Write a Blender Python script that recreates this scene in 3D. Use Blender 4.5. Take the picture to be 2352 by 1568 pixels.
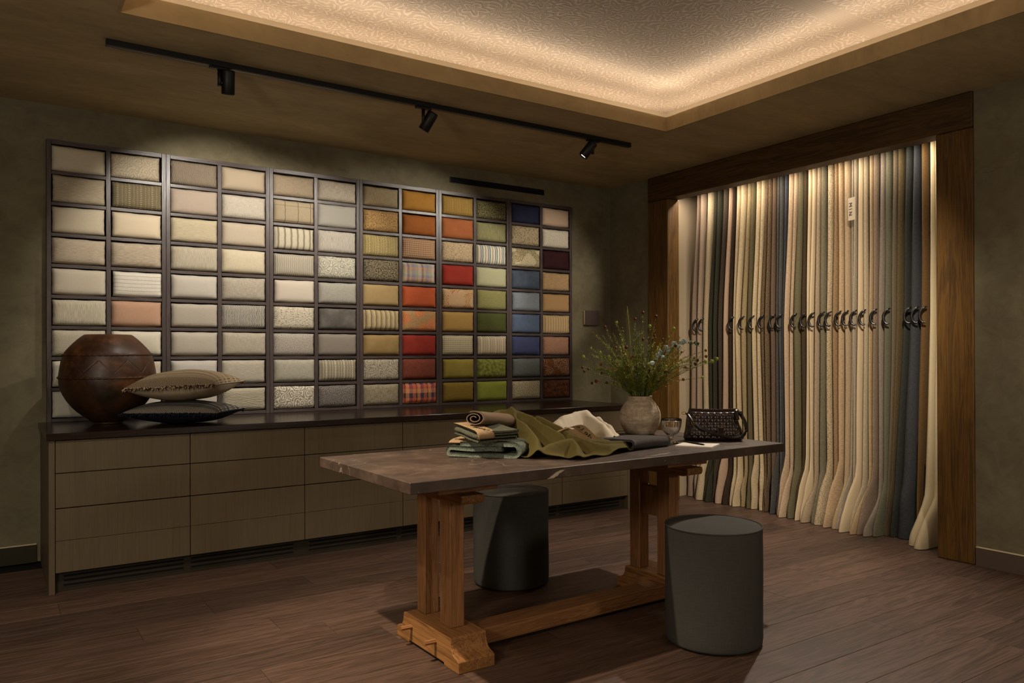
import bpy, bmesh, math, random
from mathutils import Vector, Matrix, noise as mnoise
rnd = random.Random(11)
PI = math.pi
sc = bpy.context.scene
COL = sc.collection
for o in list(bpy.data.objects):
    bpy.data.objects.remove(o)

# ------------------------------------------------------------------ camera
CAM = Vector((-5.144, -5.9213, 1.3224))
_y, _p, _r = 0.58916, 0.00329, -0.00345
FW = Vector((math.sin(_y)*math.cos(_p), math.cos(_y)*math.cos(_p), math.sin(_p)))
_rt = Vector((math.cos(_y), -math.sin(_y), 0)); _up = _rt.cross(FW)
RT = _rt*math.cos(_r) + _up*math.sin(_r)
UP = _up*math.cos(_r) - _rt*math.sin(_r)
cd = bpy.data.cameras.new('camera'); cam = bpy.data.objects.new('camera', cd); COL.objects.link(cam)
cam.matrix_world = Matrix(((RT.x, UP.x, -FW.x, CAM.x), (RT.y, UP.y, -FW.y, CAM.y), (RT.z, UP.z, -FW.z, CAM.z), (0, 0, 0, 1)))
cd.sensor_width = 36; cd.lens = 1787.47*36/2352; cd.shift_y = 27.42/2352; cd.clip_start = .05
sc.camera = cam

# ------------------------------------------------------------------ world, exposure, lights
sc.view_settings.view_transform = 'Standard'; sc.view_settings.look = 'None'
sc.view_settings.exposure = 0.0; sc.view_settings.gamma = 1.0; sc.view_settings.use_curve_mapping = False
sc.cycles.use_denoising = True
sc.cycles.max_bounces = 8; sc.cycles.diffuse_bounces = 4; sc.cycles.sample_clamp_indirect = 4
w = bpy.data.worlds.new('world'); sc.world = w; w.use_nodes = True
w.node_tree.nodes['Background'].inputs[0].default_value = (0, 0, 0, 1)

WARM = (1.0, .84, .64); SOFT = (1.0, .89, .75); NEUT = (1.0, .92, .80)
def aim(o, d):
    o.rotation_euler = Vector(d).to_track_quat('-Z', 'Y').to_euler()
def area(name, loc, d, sx, sy, e, col=WARM, spread=PI):
    l = bpy.data.lights.new(name, 'AREA'); l.shape = 'RECTANGLE'; l.size = sx; l.size_y = sy
    l.energy = e; l.color = col; l.spread = spread
    o = bpy.data.objects.new(name, l); o.location = loc; aim(o, d); COL.objects.link(o); return o
def spot(name, loc, to, e, ang, blend=.5, col=WARM, rad=.03):
    l = bpy.data.lights.new(name, 'SPOT'); l.energy = e; l.color = col
    l.spot_size = math.radians(ang); l.spot_blend = blend; l.shadow_soft_size = rad
    o = bpy.data.objects.new(name, l); o.location = loc; aim(o, Vector(to)-Vector(loc)); COL.objects.link(o); return o
# LED strips on the inner edge of the cove lip around the raised ceiling
TX0, TX1, TY0, TY1 = -4.627, -.9875, -6.6, -1.7676     # tray opening
CW = .45                                                 # cove depth behind the lip
COVE = 33.0
def strip(name, loc, d, length, e, col=WARM):
    """thin area lamp, long axis horizontal, facing d"""
    l = bpy.data.lights.new(name, 'AREA'); l.shape = 'RECTANGLE'; l.energy = e; l.color = col
    l.size = length; l.size_y = .03
    d = Vector(d).normalized(); zx = -d; xx = Vector((0, 0, 1)).cross(zx).normalized(); yy = zx.cross(xx)
    o = bpy.data.objects.new(name, l); COL.objects.link(o)
    o.matrix_world = Matrix(((xx.x, yy.x, zx.x, loc[0]), (xx.y, yy.y, zx.y, loc[1]), (xx.z, yy.z, zx.z, loc[2]), (0, 0, 0, 1)))
    return o
CZ_ = 3.078
CC = (1.0, .85, .68)
for k_, (off, zz, tilt, en) in enumerate(((.395, 3.045, -.25, .46), (.035, 3.080, -1.3, .42))):
    E_ = COVE*en
    strip('cove_led_back', ((TX0+TX1)/2, TY1+off, zz), (0, tilt, 1), TX1-TX0+off*1.6, E_, CC)
    strip('cove_led_right', (TX1+off, (TY0+TY1)/2, zz), (tilt, 0, 1), TY1-TY0+off*1.6, E_*1.3, CC)
    strip('cove_led_left', (TX0-off, (TY0+TY1)/2, zz), (-tilt, 0, 1), TY1-TY0, E_*1.3, CC)
    strip('cove_led_front', ((TX0+TX1)/2, TY0-off, zz), (0, -tilt, 1), TX1-TX0, E_, CC)
# LED strip behind the oak lintel, above the hangers
strip('alcove_led', (.17, -2.0, 2.80), (.16, 0, -1), 2.45, 20, SOFT)
# track heads (their lamps sit in the heads built further down)
SPOT_E = 120
HEADS = [((-4.03, -1.37, 2.87), (-3.78, 0, 1.84)), ((-2.76, -1.37, 2.86), (-3.3, 0, 1.78)), ((-1.41, -1.37, 2.87), (-2.2, 0, 1.78))]
for i, (a, b) in enumerate(HEADS):
    d = (Vector(b)-Vector(a)).normalized()
    spot('track_lamp', Vector(a)+d*.06, b, SPOT_E*(.82, .8, .84)[i], (84, 80, 82)[i], .45, NEUT, .02)
spot('lamp_right_bays', (-.75, -4.35, 2.94), (-.86, 0, 2.0), 330, 21, .7, SOFT, .03)
# downlights over the table and floor
spot('downlight_table_right', (-.62, -2.75, 2.93), (-1.9, -2.75, .4), 250, 84, .7, SOFT, .03)
spot('downlight_table_left', (-4.85, -2.95, 2.95), (-3.72, -2.85, .4), 430, 50, .9, WARM, .03)
spot('downlight_floor_right', (-1.9, -5.0, 2.95), (-.15, -3.95, .5), 100, 66, .9, SOFT, .03)
spot('downlight_floor_left', (-5.6, -3.2, 2.95), (-4.8, -1.8, 0), 120, 80, .9, SOFT, .04)
spot('added_curtain_spot', (-2.1, -4.3, 3.12), (.3, -1.8, 1.0), 560, 46, .8, SOFT, .04)  # added spot without a fixture, brightens the lower part of the curtains
# added fill lights, out of view, that softly lift walls and soffit
def lamp(name, loc, e, rad=.2, col=SOFT):
    l = bpy.data.lights.new(name, 'POINT'); l.energy = e; l.color = col; l.shadow_soft_size = rad
    o = bpy.data.objects.new(name, l); o.location = loc; COL.objects.link(o); return o
lamp('fill_light_left', (-6.6, -4.9, 1.9), 115)
lamp('fill_light_right', (-2.2, -7.2, 1.6), 66)

# ------------------------------------------------------------------ helpers
def H(h):
    h = h.lstrip('#'); v = [int(h[i:i+2], 16)/255 for i in (0, 2, 4)]
    return tuple((c/12.92 if c <= .04045 else ((c+.055)/1.055)**2.4) for c in v) + (1.0,)
def mixc(a, b, t): return tuple(a[i]*(1-t)+b[i]*t for i in range(3)) + (1.0,)
def scl(a, k): return tuple(min(1, a[i]*k) for i in range(3)) + (1.0,)

class T:
    """small node-tree builder"""
    def __init__(s, name, rough=.7, spec=.3, metal=0):
        s.m = bpy.data.materials.new(name); s.m.use_nodes = True; s.nt = s.m.node_tree
        s.b = s.nt.nodes['Principled BSDF']
        s.b.inputs['Roughness'].default_value = rough; s.b.inputs['Specular IOR Level'].default_value = spec
        s.b.inputs['Metallic'].default_value = metal
    def put(s, sock, v):
        if hasattr(v, 'is_output'): s.nt.links.new(v, sock)
        elif v is not None: sock.default_value = v
    def n(s, typ, out=0, props=None, **ins):
        nd = s.nt.nodes.new('ShaderNode'+typ)
        for k, v in (props or {}).items(): setattr(nd, k, v)
        for k, v in ins.items():
            if k[0] == 'i' and k[1:].isdigit(): s.put(nd.inputs[int(k[1:])], v)
            else: s.put(nd.inputs[k.replace('_', ' ')], v)
        return nd.outputs[out]
    def math(s, op, a, b=None, c=None):
        nd = s.nt.nodes.new('ShaderNodeMath'); nd.operation = op
        s.put(nd.inputs[0], a); s.put(nd.inputs[1], b); s.put(nd.inputs[2], c); return nd.outputs[0]
    def vec(s, op, a, b=None, out=0):
        nd = s.nt.nodes.new('ShaderNodeVectorMath'); nd.operation = op
        s.put(nd.inputs[0], a); s.put(nd.inputs[1], b); return nd.outputs[out]
    def sep(s, v):
        nd = s.nt.nodes.new('ShaderNodeSeparateXYZ'); s.put(nd.inputs[0], v); return nd.outputs
    def comb(s, x, y, z=0.0):
        nd = s.nt.nodes.new('ShaderNodeCombineXYZ'); s.put(nd.inputs[0], x); s.put(nd.inputs[1], y); s.put(nd.inputs[2], z); return nd.outputs[0]
    def coord(s, k='Object'): return s.nt.nodes.new('ShaderNodeTexCoord').outputs[k]
    def scaled(s, v, sx, sy, sz): return s.vec('MULTIPLY', v, (sx, sy, sz))
    def noise(s, v, scale, detail=2, rough=.5, dist=0, out=0):
        return s.n('TexNoise', out, None, Vector=v, Scale=scale, Detail=detail, Roughness=rough, Distortion=dist)
    def ramp(s, f, stops, mode='LINEAR'):
        nd = s.nt.nodes.new('ShaderNodeValToRGB'); cr = nd.color_ramp; cr.interpolation = mode
        while len(cr.elements) < len(stops): cr.elements.new(.5)
        for e, (p, c) in zip(cr.elements, stops):
            e.position = p; e.color = c if hasattr(c, '__len__') else (c, c, c, 1)
        s.put(nd.inputs[0], f); return nd.outputs[0]
    def mix(s, f, a, b, mode='MIX'):
        nd = s.nt.nodes.new('ShaderNodeMix'); nd.data_type = 'RGBA'; nd.blend_type = mode
        s.put(nd.inputs[0], f); s.put(nd.inputs[6], a); s.put(nd.inputs[7], b); return nd.outputs[2]
    def bump(s, h, strength=.5, dist=.01, normal=None):
        nd = s.nt.nodes.new('ShaderNodeBump'); nd.inputs['Strength'].default_value = strength; nd.inputs['Distance'].default_value = dist
        s.put(nd.inputs['Height'], h)
        if normal is not None: s.put(nd.inputs['Normal'], normal)
        return nd.outputs[0]
    def done(s, col=None, normal=None, rough=None, **kw):
        if col is not None: s.put(s.b.inputs['Base Color'], col)
        if normal is not None: s.put(s.b.inputs['Normal'], normal)
        if rough is not None: s.put(s.b.inputs['Roughness'], rough)
        for k, v in kw.items(): s.put(s.b.inputs[k.replace('_', ' ')], v)
        return s.m

class MB:
    """mesh collector -> one mesh object"""
    def __init__(s): s.v = []; s.f = []; s.uv = {}; s.sm = []; s.mi = []; s.cur = 0
    def face(s, idx, smooth=False): s.f.append(tuple(idx)); s.sm.append(smooth); s.mi.append(s.cur)
    def box(s, x0, y0, z0, x1, y1, z1, c=0, M=None):
        """box, with chamfered vertical/top edges of size c"""
        x0, x1 = min(x0, x1), max(x0, x1); y0, y1 = min(y0, y1), max(y0, y1); z0, z1 = min(z0, z1), max(z0, z1)
        b = len(s.v)
        if c <= 0:
            P = [(x, y, z) for z in (z0, z1) for y in (y0, y1) for x in (x0, x1)]
            F = [(0, 2, 3, 1), (4, 5, 7, 6), (0, 1, 5, 4), (2, 6, 7, 3), (0, 4, 6, 2), (1, 3, 7, 5)]
        else:
            bm = bmesh.new(); r = bmesh.ops.create_cube(bm, size=1)
            for q in bm.verts:
                q.co = Vector((x0+(q.co.x+.5)*(x1-x0), y0+(q.co.y+.5)*(y1-y0), z0+(q.co.z+.5)*(z1-z0)))
            bmesh.ops.bevel(bm, geom=list(bm.edges), offset=c, segments=1, affect='EDGES', profile=.5)
            bm.verts.index_update()
            P = [tuple(q.co) for q in bm.verts]; F = [tuple(q.index for q in f.verts) for f in bm.faces]; bm.free()
        for p in P: s.v.append(tuple(M @ Vector(p)) if M else p)
        for f in F: s.face([b+i for i in f])
        return s
    def grid(s, fn, nu, nv, cu=False, cv=False, uv=None, smooth=True, flip=False):
        b = len(s.v); mu = nu if cu else nu+1; mv = nv if cv else nv+1
        for j in range(mv):
            for i in range(mu):
                u, v = i/nu, j/nv
                if uv: s.uv[len(s.v)] = uv(u, v)
                s.v.append(tuple(fn(u, v)))
        for j in range(nv):
            for i in range(nu):
                q = [b+(j % mv)*mu+i % mu, b+(j % mv)*mu+(i+1) % mu, b+((j+1) % mv)*mu+(i+1) % mu, b+((j+1) % mv)*mu+i % mu]
                if flip: q.reverse()
                s.face(q, smooth)
        return s
    def tube(s, pts, r, n=8, caps=True, smooth=True):
        pts = [Vector(p) for p in pts]; m = len(pts); b = len(s.v)
        rs = r if hasattr(r, '__len__') else [r]*m
        t0 = (pts[1]-pts[0]).normalized(); ref = Vector((0, 0, 1)) if abs(t0.z) < .9 else Vector((1, 0, 0))
        nx = t0.cross(ref).normalized()
        for i, p in enumerate(pts):
            t = (pts[min(i+1, m-1)]-pts[max(i-1, 0)]).normalized()
            nx = (nx - t*nx.dot(t)).normalized(); ny = t.cross(nx)
            for k in range(n):
                a = 2*PI*k/n; s.v.append(tuple(p+(nx*math.cos(a)+ny*math.sin(a))*rs[i]))
        for i in range(m-1):
            for k in range(n):
                s.face((b+i*n+k, b+i*n+(k+1) % n, b+(i+1)*n+(k+1) % n, b+(i+1)*n+k), smooth)
        if caps:
            s.face([b+k for k in range(n)][::-1]); s.face([b+(m-1)*n+k for k in range(n)])
        return s
    def lathe(s, prof, n=48, c=(0, 0, 0), fn=None, cap0=True, cap1=True, smooth=True):
        b = len(s.v); m = len(prof)
        for (r, z) in prof:
            for k in range(n):
                a = 2*PI*k/n; rr = r if fn is None else r*fn(a, z)
                s.v.append((c[0]+rr*math.cos(a), c[1]+rr*math.sin(a), c[2]+z))
        for i in range(m-1):
            for k in range(n):
                s.face((b+i*n+k, b+i*n+(k+1) % n, b+(i+1)*n+(k+1) % n, b+(i+1)*n+k), smooth)
        if cap0: s.face([b+k for k in range(n)][::-1])
        if cap1: s.face([b+(m-1)*n+k for k in range(n)])
        return s
    def sphere(s, c, r, nu=10, nv=7, sq=(1, 1, 1)):
        def f(u, v):
            a = 2*PI*u; t = PI*(v*.98+.01)
            return (c[0]+r*sq[0]*math.sin(t)*math.cos(a), c[1]+r*sq[1]*math.sin(t)*math.sin(a), c[2]-r*sq[2]*math.cos(t))
        return s.grid(f, nu, nv, cu=True)
    def build(s, name, mat, parent=None, loc=None, rot=None, thick=0, bevel=0, sub=0):
        me = bpy.data.meshes.new(name); me.from_pydata(s.v, [], s.f)
        me.polygons.foreach_set('use_smooth', s.sm)
        mats = mat if isinstance(mat, (list, tuple)) else [mat]
        for m in mats: me.materials.append(m)
        if len(mats) > 1: me.polygons.foreach_set('material_index', s.mi)
        if s.uv:
            ul = me.uv_layers.new(name='UVMap'); d = []
            for l in me.loops: d.extend(s.uv.get(l.vertex_index, (0, 0)))
            ul.data.foreach_set('uv', d)
        me.update()
        o = bpy.data.objects.new(name, me); COL.objects.link(o)
        if parent is not None: o.parent = parent
        if loc is not None: o.location = loc
        if rot is not None: o.rotation_euler = rot
        if thick: md = o.modifiers.new('solid', 'SOLIDIFY'); md.thickness = thick; md.offset = 0
        if sub: md = o.modifiers.new('sub', 'SUBSURF'); md.levels = sub; md.render_levels = sub
        if bevel:
            md = o.modifiers.new('bevel', 'BEVEL'); md.width = bevel; md.segments = 2; md.limit_method = 'ANGLE'
        return o
def tag(o, label=None, cat=None, group=None, kind=None):
    if label: o['label'] = label
    if cat: o['category'] = cat
    if group: o['group'] = group
    if kind: o['kind'] = kind
    return o
def empty(name, loc, label, cat, group=None, rz=0):
    o = bpy.data.objects.new(name, None); o.empty_display_size = .05; COL.objects.link(o)
    o.location = loc; o.rotation_euler = (0, 0, rz); return tag(o, label, cat, group)
def struct(o): o['kind'] = 'structure'; return o
def lerp(a, b, t): return a+(b-a)*t
def smooth01(t): t = max(0, min(1, t)); return t*t*(3-2*t)
def interp(pts, x):
    if x <= pts[0][0]: return pts[0][1]
    for (x0, y0), (x1, y1) in zip(pts, pts[1:]):
        if x <= x1: return lerp(y0, y1, (x-x0)/(x1-x0))
    return pts[-1][1]
def spline(P, n):
    """Catmull-Rom through points"""
    P = [Vector(p) for p in P]; Q = [P[0]*2-P[1]]+P+[P[-1]*2-P[-2]]; out = []
    for i in range(len(P)-1):
        a, b, c, d = Q[i:i+4]
        for k in range(n):
            t = k/n
            out.append(.5*((2*b)+(c-a)*t+(2*a-5*b+4*c-d)*t*t+(3*b-a-3*c+d)*t**3))
    out.append(P[-1]); return out
def text_mesh(txt, size, shear=0.0, ext=.0004):
    cu = bpy.data.curves.new('lettering', 'FONT'); cu.body = txt; cu.size = size; cu.shear = shear; cu.extrude = ext
    cu.align_x = 'CENTER'; cu.align_y = 'CENTER'; cu.resolution_u = 4
    o = bpy.data.objects.new('tmp', cu); COL.objects.link(o); bpy.context.view_layer.update()
    me = bpy.data.meshes.new_from_object(o.evaluated_get(bpy.context.evaluated_depsgraph_get()))
    bpy.data.objects.remove(o); me.name = 'lettering'; return me
def lettering(txt, size, mat, parent, M, shear=0.0, fn=None):
    me = text_mesh(txt, size, shear)
    me.materials.clear(); me.materials.append(mat)
    for v in me.vertices: v.co = fn(v.co) if fn else M @ v.co
    o = bpy.data.objects.new('lettering', me); COL.objects.link(o); o.parent = parent; return o

# ------------------------------------------------------------------ materials
def plain(name, col, rough=.6, spec=.3, metal=0, **kw):
    t = T(name, rough, spec, metal); return t.done(H(col) if isinstance(col, str) else col, **kw)
def plaster(name, c1, c2, stretch=(1, 1, 1), rough=.75, bump=.25):
    t = T(name, rough, .25); p = t.scaled(t.coord(), *stretch)
    a = t.noise(p, 1.6, 6, .62, .6); b = t.noise(p, 9, 4, .6, 1.2); c = t.noise(p, 60, 2)
    f = t.math('ADD', t.math('MULTIPLY', a, .7), t.math('MULTIPLY', b, .3))
    col = t.ramp(f, [(.36, H(c1)), (.64, H(c2))])
    scr = t.ramp(t.noise(t.scaled(p, 1, 1, 3), 5, 5, .7, 2.0), [(.62, 0), (.70, 1)])
    col = t.mix(t.math('MULTIPLY', scr, .35), col, scl(H(c1), .6))
    h = t.math('ADD', t.math('MULTIPLY', b, .6), t.math('MULTIPLY', c, .15))
    return t.done(col, t.bump(h, bump, .006))
def wood(name, c1, c2, axis='x', scale=1.0, rough=.55, bump=.2, dark=.5, rand=False, spec=.35, figure=.25):
    t = T(name, rough, spec); p = t.coord()
    if rand:
        r = t.nt.nodes.new('ShaderNodeObjectInfo').outputs['Random']
        p = t.vec('ADD', p, t.comb(t.math('MULTIPLY', r, 37.0), t.math('MULTIPLY', r, 91.0), t.math('MULTIPLY', r, 53.0)))
    L, S = 1.2*scale, 14*scale
    k = {'x': (L, S, S), 'y': (S, L, S), 'z': (S, S, L)}[axis]
    k2 = {'x': (2.5, 130, 130), 'y': (130, 2.5, 130), 'z': (130, 130, 2.5)}[axis]
    g = t.noise(t.scaled(p, *k), 1.0, 4, .6, .9)
    rings = t.math('SINE', t.math('MULTIPLY', g, 42))
    rings = t.math('MULTIPLY', t.math('ADD', rings, 1), .5)
    fine = t.noise(t.scaled(p, *k2), 1.0, 3, .7)
    f = t.math('ADD', t.math('MULTIPLY', rings, figure), t.math('ADD', t.math('MULTIPLY', fine, .5), t.math('MULTIPLY', g, .5-figure*.5)))
    col = t.ramp(f, [(.25, H(c1)), (.72, H(c2))])
    pores = t.ramp(fine, [(.36, 1), (.44, 0)])
    col = t.mix(t.math('MULTIPLY', pores, dark), col, scl(H(c1), .45))
    if rand: col = t.mix(1.0, col, t.ramp(r, [(0, (.72, .72, .72, 1)), (1, (1.18, 1.15, 1.12, 1))]), 'MULTIPLY')
    ro = t.math('ADD', t.math('MULTIPLY', fine, .25), rough-.12)
    return t.done(col, t.bump(t.math('ADD', t.math('MULTIPLY', fine, .7), t.math('MULTIPLY', rings, .25)), bump, .003), ro)
M_WALL = plaster('wall_plaster', '#5e5541', '#777057')
M_SOFF = plaster('soffit_plaster', '#90805c', '#b09b74', (.6, 1.6, 1))
M_BASEB = plain('baseboard_paint', '#56473c', .5)
M_BEAM = wood('oak_beam', '#38240a', '#664616', 'z', .8, .6, .45, .5, figure=.2)
M_LINTEL = wood('oak_lintel', '#2c1c08', '#513812', 'y', .8, .6, .45, .5, figure=.2)
M_PLANK = wood('floor_oak', '#3a2a20', '#5c463a', 'x', .9, .5, .12, .35, True, .4, .3)
M_SHELF = wood('stained_ash', '#2c2222', '#463a36', 'z', 1.2, .38, .35, .3, spec=.6)
M_SHELFX = wood('stained_ash_rail', '#2c2222', '#463a36', 'x', 1.2, .38, .35, .3, spec=.6)
M_TOP = wood('dark_worktop', '#170e0b', '#271913', 'x', 1.0, .22, .05, .3, spec=.6)
M_FRONT = wood('painted_drawer', '#554836', '#61543d', 'z', 2.0, .5, .06, .12, spec=.35, figure=.05)
M_PLINTH = plain('plinth_paint', '#2c2619', .6)
M_DARK = plain('dark_void', '#050404', .9)
M_BLACK = plain('black_metal', '#0b0a0a', .5, .4)
M_BRASS = plain('brass', '#b08a3a', .25, .5, 1)
# ------------------------------------------------------------------ room shell
HC = 2.983; XL, YF = -7.0, -8.0         # soffit height, far left wall, wall behind the camera
SX0, SX1, SZ0, SZ1 = -4.849, -.517, .9, 2.747          # niche of the sample shelf
floor = MB().box(XL, YF, -.08, 1.2, .3, -.012).build('floor', plain('subfloor', '#0c0806', .8)); struct(floor)
row = 0; y = -.21
while y > -6.2:
    x = XL + (rnd.random()*1.6 if row not in (4, 5, 6, 7, 9) else 0)
    fixed = {4: [-4.80], 5: [-3.52], 6: [-4.09], 7: [-4.479], 9: [-3.89]}.get(row)
    cuts = [XL]
    c = (fixed[0] if fixed else XL+rnd.uniform(.5, 2.2))
    while c - 1.95 > XL: c -= 1.95
    xe = 1.2 if -3.4 < y < -.6 else .02
    while c < xe-.3: cuts.append(c); c += 1.95 + rnd.uniform(-.12, .12)
    cuts.append(xe)
    for a, b in zip(cuts, cuts[1:]):
        m = MB().box(-(b-a)/2+.0006, -.1074, -.012, (b-a)/2-.0006, .1074, 0, .0012)
        m.build('plank', M_PLANK, floor, ((a+b)/2, y-.108, rnd.uniform(-.0004, .0)))
    y -= .216; row += 1
# back wall with the recess for the shelf
wb = MB().box(XL, 0, 0, SX0, .3, HC).box(SX1, 0, 0, 0, .3, HC).box(SX0, 0, SZ1, SX1, .3, HC).box(SX0, 0, 0, SX1, .3, SZ0).box(SX0, .2, SZ0, SX1, .3, SZ1)
struct(wb.build('wall_back', M_WALL))
# right wall with the curtain alcove
OY0, OY1, LZ = -.553, -3.467, 2.983
struct(MB().box(0, YF, 0, .25, OY1-.001, HC).build('wall_right', M_WALL))
struct(MB().box(0, OY0+.001, 0, .25, .3, HC).build('wall_corner', M_WALL))
M_ALC = plain('alcove_paint', '#9c8a70', .8)
for nm, d in (('wall_alcove_left', (.132, -.70, 0, 1.15, -.60, HC)), ('wall_alcove_back', (1.05, -3.40, 0, 1.15, -.70, HC)), ('wall_alcove_right', (.132, -3.5, 0, 1.15, -3.40, HC)), ('ceiling_alcove', (.252, -3.4, 2.95, 1.05, -.70, HC))):
    struct(MB().box(*d).build(nm, M_ALC))
struct(MB().box(XL-.2, YF, 0, XL, .3, HC).build('wall_left', M_WALL))
struct(MB().box(XL, YF-.2, 0, .25, YF, HC).build('wall_front', M_WALL))
# ceiling: soffit ring, fascia, cove, raised papered panel
LIP = 3.086; ZC = 3.31
so = MB()
so.box(XL, TY1+.0182, HC, .25, .3, HC+.03).box(TX1+.0182, YF, HC, .25, TY1+.0182, HC+.03).box(XL, YF, HC, TX0-.0182, TY1+.0182, HC+.03).box(TX0-.0182, YF, HC, TX1+.0182, TY0-.0182, HC+.03)
ceiling = struct(so.build('ceiling', M_SOFF))
def ring(m, x0, x1, y0, y1, t, z0, z1):   # rectangular ring of thickness t outside the opening
    m.box(x0-t, y1, z0, x1+t, y1+t, z1).box(x0-t, y0-t, z0, x1+t, y0, z1).box(x0-t, y0, z0, x0, y1, z1).box(x1, y0, z0, x1+t, y1, z1)
    return m
struct(ring(MB(), TX0, TX1, TY0, TY1, .018, HC-.0005, LIP).build('trim_1', plaster('fascia_plaster', '#917a55', '#ac9268', (.6, 1.6, 1))))
M_COVE = plain('cove_paint', '#a3937a', .8)
struct(ring(ring(MB(), TX0-.019, TX1+.019, TY0-.019, TY1+.019, CW-.019, HC+.0305, HC+.045), TX0-CW, TX1+CW, TY0-CW, TY1+CW, .02, HC+.03, ZC).build('trim_2', M_COVE))
def wallpaper():
    t = T('embossed_wallpaper', .75, .3)
    p = t.coord()
    q = t.vec('ADD', p, t.vec('MULTIPLY', t.noise(p, 3.0, 2, .5, 0, 1), (.16, .16, 0)))
    def cell(scale, seed):
        nd = t.nt.nodes.new('ShaderNodeTexVoronoi'); nd.voronoi_dimensions = '2D'; nd.inputs['Scale'].default_value = scale
        nd.inputs['Randomness'].default_value = .75
        t.put(nd.inputs['Vector'], t.vec('ADD', q, (seed, seed*.7, 0)))
        d = t.vec('SUBTRACT', t.vec('ADD', q, (seed, seed*.7, 0)), nd.outputs['Position'])
        dx, dy, _ = t.sep(d); cr = t.sep(nd.outputs['Color'])
        ang = t.math('MULTIPLY', cr[0], 6.28)
        r = t.math('POWER', t.math('ADD', t.math('MULTIPLY', dx, dx), t.math('MULTIPLY', dy, dy)), .5)
        th = t.math('ADD', t.math('ARCTAN2', dy, dx), ang)
        return r, th
    # large flower heads: concentric scalloped petals
    r, th = cell(4.2, 0.0)
    pet = t.math('SINE', t.math('ADD', t.math('MULTIPLY', r, 150.0), t.math('MULTIPLY', t.math('SINE', t.math('MULTIPLY', th, 5.0)), 2.6)))
    m1 = t.ramp(r, [(.07, 1), (.12, 0)])
    # leaf sprays: curved radiating fronds
    r2, th2 = cell(7.5, 3.1)
    fr = t.math('SINE', t.math('ADD', t.math('MULTIPLY', th2, 11.0), t.math('MULTIPLY', r2, 80.0)))
    serr = t.math('SINE', t.math('SUBTRACT', t.math('MULTIPLY', r2, 420.0), t.math('MULTIPLY', t.math('ABSOLUTE', fr), 3.0)))
    fr = t.math('ADD', fr, t.math('MULTIPLY', serr, .35))
    r3, th3 = cell(20.0, 7.7)
    beads = t.ramp(r3, [(.008, 1), (.016, 0)])
    h = t.math('ADD', t.math('MULTIPLY', pet, m1), t.math('MULTIPLY', fr, t.math('SUBTRACT', 1.0, m1)))
    h = t.math('ADD', h, t.math('MULTIPLY', beads, .7))
    # plain border strip across the panel
    x, yy, _ = t.sep(p)
    band = t.math('LESS_THAN', t.math('ABSOLUTE', t.math('ADD', yy, 3.19)), .07)
    rib = t.math('SINE', t.math('MULTIPLY', yy, 420.0))
    h = t.math('ADD', t.math('MULTIPLY', h, t.math('SUBTRACT', 1.0, band)), t.math('MULTIPLY', rib, t.math('MULTIPLY', band, .5)))
    h2 = t.ramp(h, [(.0, 0), (.55, .6), (1.0, 1)])
    fine = t.noise(p, 220, 2)
    hh = t.math('ADD', h2, t.math('MULTIPLY', fine, .12))
    col = t.mix(h2, H('#8b7b68'), H('#a1917d'))
    return t.done(col, t.bump(hh, .7, .004))
struct(MB().box(TX0-CW, TY0-CW, ZC, TX1+CW, TY1+CW, ZC+.03).build('ceiling_panel', wallpaper()))
# baseboards (their pale top edge is a thin bevel strip)
M_BTOP = plain('baseboard_edge', '#d8cba6', .5)
def baseboard(name, a, b, mat):
    m = MB(); m.box(*a, *b); m.cur = 1
    m.box(a[0], a[1], b[2], b[0], b[1], b[2]+.004)
    return struct(m.build(name, [mat, M_BTOP]))
baseboard('baseboard_right', (-.018, -7.9, 0), (0, -3.475, .114), M_BASEB)
M_BASEG = plain('baseboard_olive', '#2f2a18', .5)
baseboard('baseboard_corner', (-.018, -.548, 0), (0, -.02, .114), M_BASEG)
baseboard('baseboard_back', (-.50, -.018, 0), (-.02, 0, .114), M_BASEG)
baseboard('baseboard_left', (-6.9, -.018, 0), (-4.905, 0, .114), M_BASEG)
# oak frame round the alcove
def beam(name, dims, mat, label):
    m = MB()
    x0, y0, z0, x1, y1, z1 = dims
    o = m.box(*dims, .006).build(name, mat); tag(o, label, 'beam'); return o
beam('oak_post', (-.016, -.812, 0, .13, -.553, 2.754), M_BEAM, 'rough oak post on the left of the curtain alcove')
beam('oak_post', (-.016, -3.467, 0, .13, -3.236, 2.754), M_BEAM, 'rough oak post on the right of the curtain alcove')
beam('oak_lintel', (-.02, -3.467, 2.756, .13, -.553, 2.981), M_LINTEL, 'heavy oak lintel across the top of the curtain alcove')
# vent in the back wall
v = empty('linear_vent', (-1.326, 0, 2.858), 'long narrow black air vent high on the wall above the sample shelf', 'vent')
fr = MB(); fr.box(-.506, -.006, -.026, .506, -.0008, -.020).box(-.506, -.006, .020, .506, -.0008, .026).box(-.506, -.006, -.02, -.498, -.0008, .02).box(.498, -.006, -.02, .506, -.0008, .02)
fr.build('frame', M_BLACK, v); MB().box(-.498, -.002, -.02, .498, -.0008, .02).build('backing', M_DARK, v)
for z in (-.008, .006): MB().box(-.497, -.005, z, .497, -.003, z+.003).build('blade', M_BLACK, v)
# square fabric-covered control plate on the wall
v = empty('wall_control', (-.278, 0, 1.69), 'square mauve-grey wall control plate beside the sample shelf', 'wall control')
MB().box(-.075, -.028, -.066, .085, -.001, .070, .003).build('housing', plain('control_edge', '#b9a98a', .6), v)
MB().box(-.072, -.040, -.072, .098, -.029, .074, .004).build('cover', plain('control_cover', '#4a3c36', .7), v)
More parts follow.
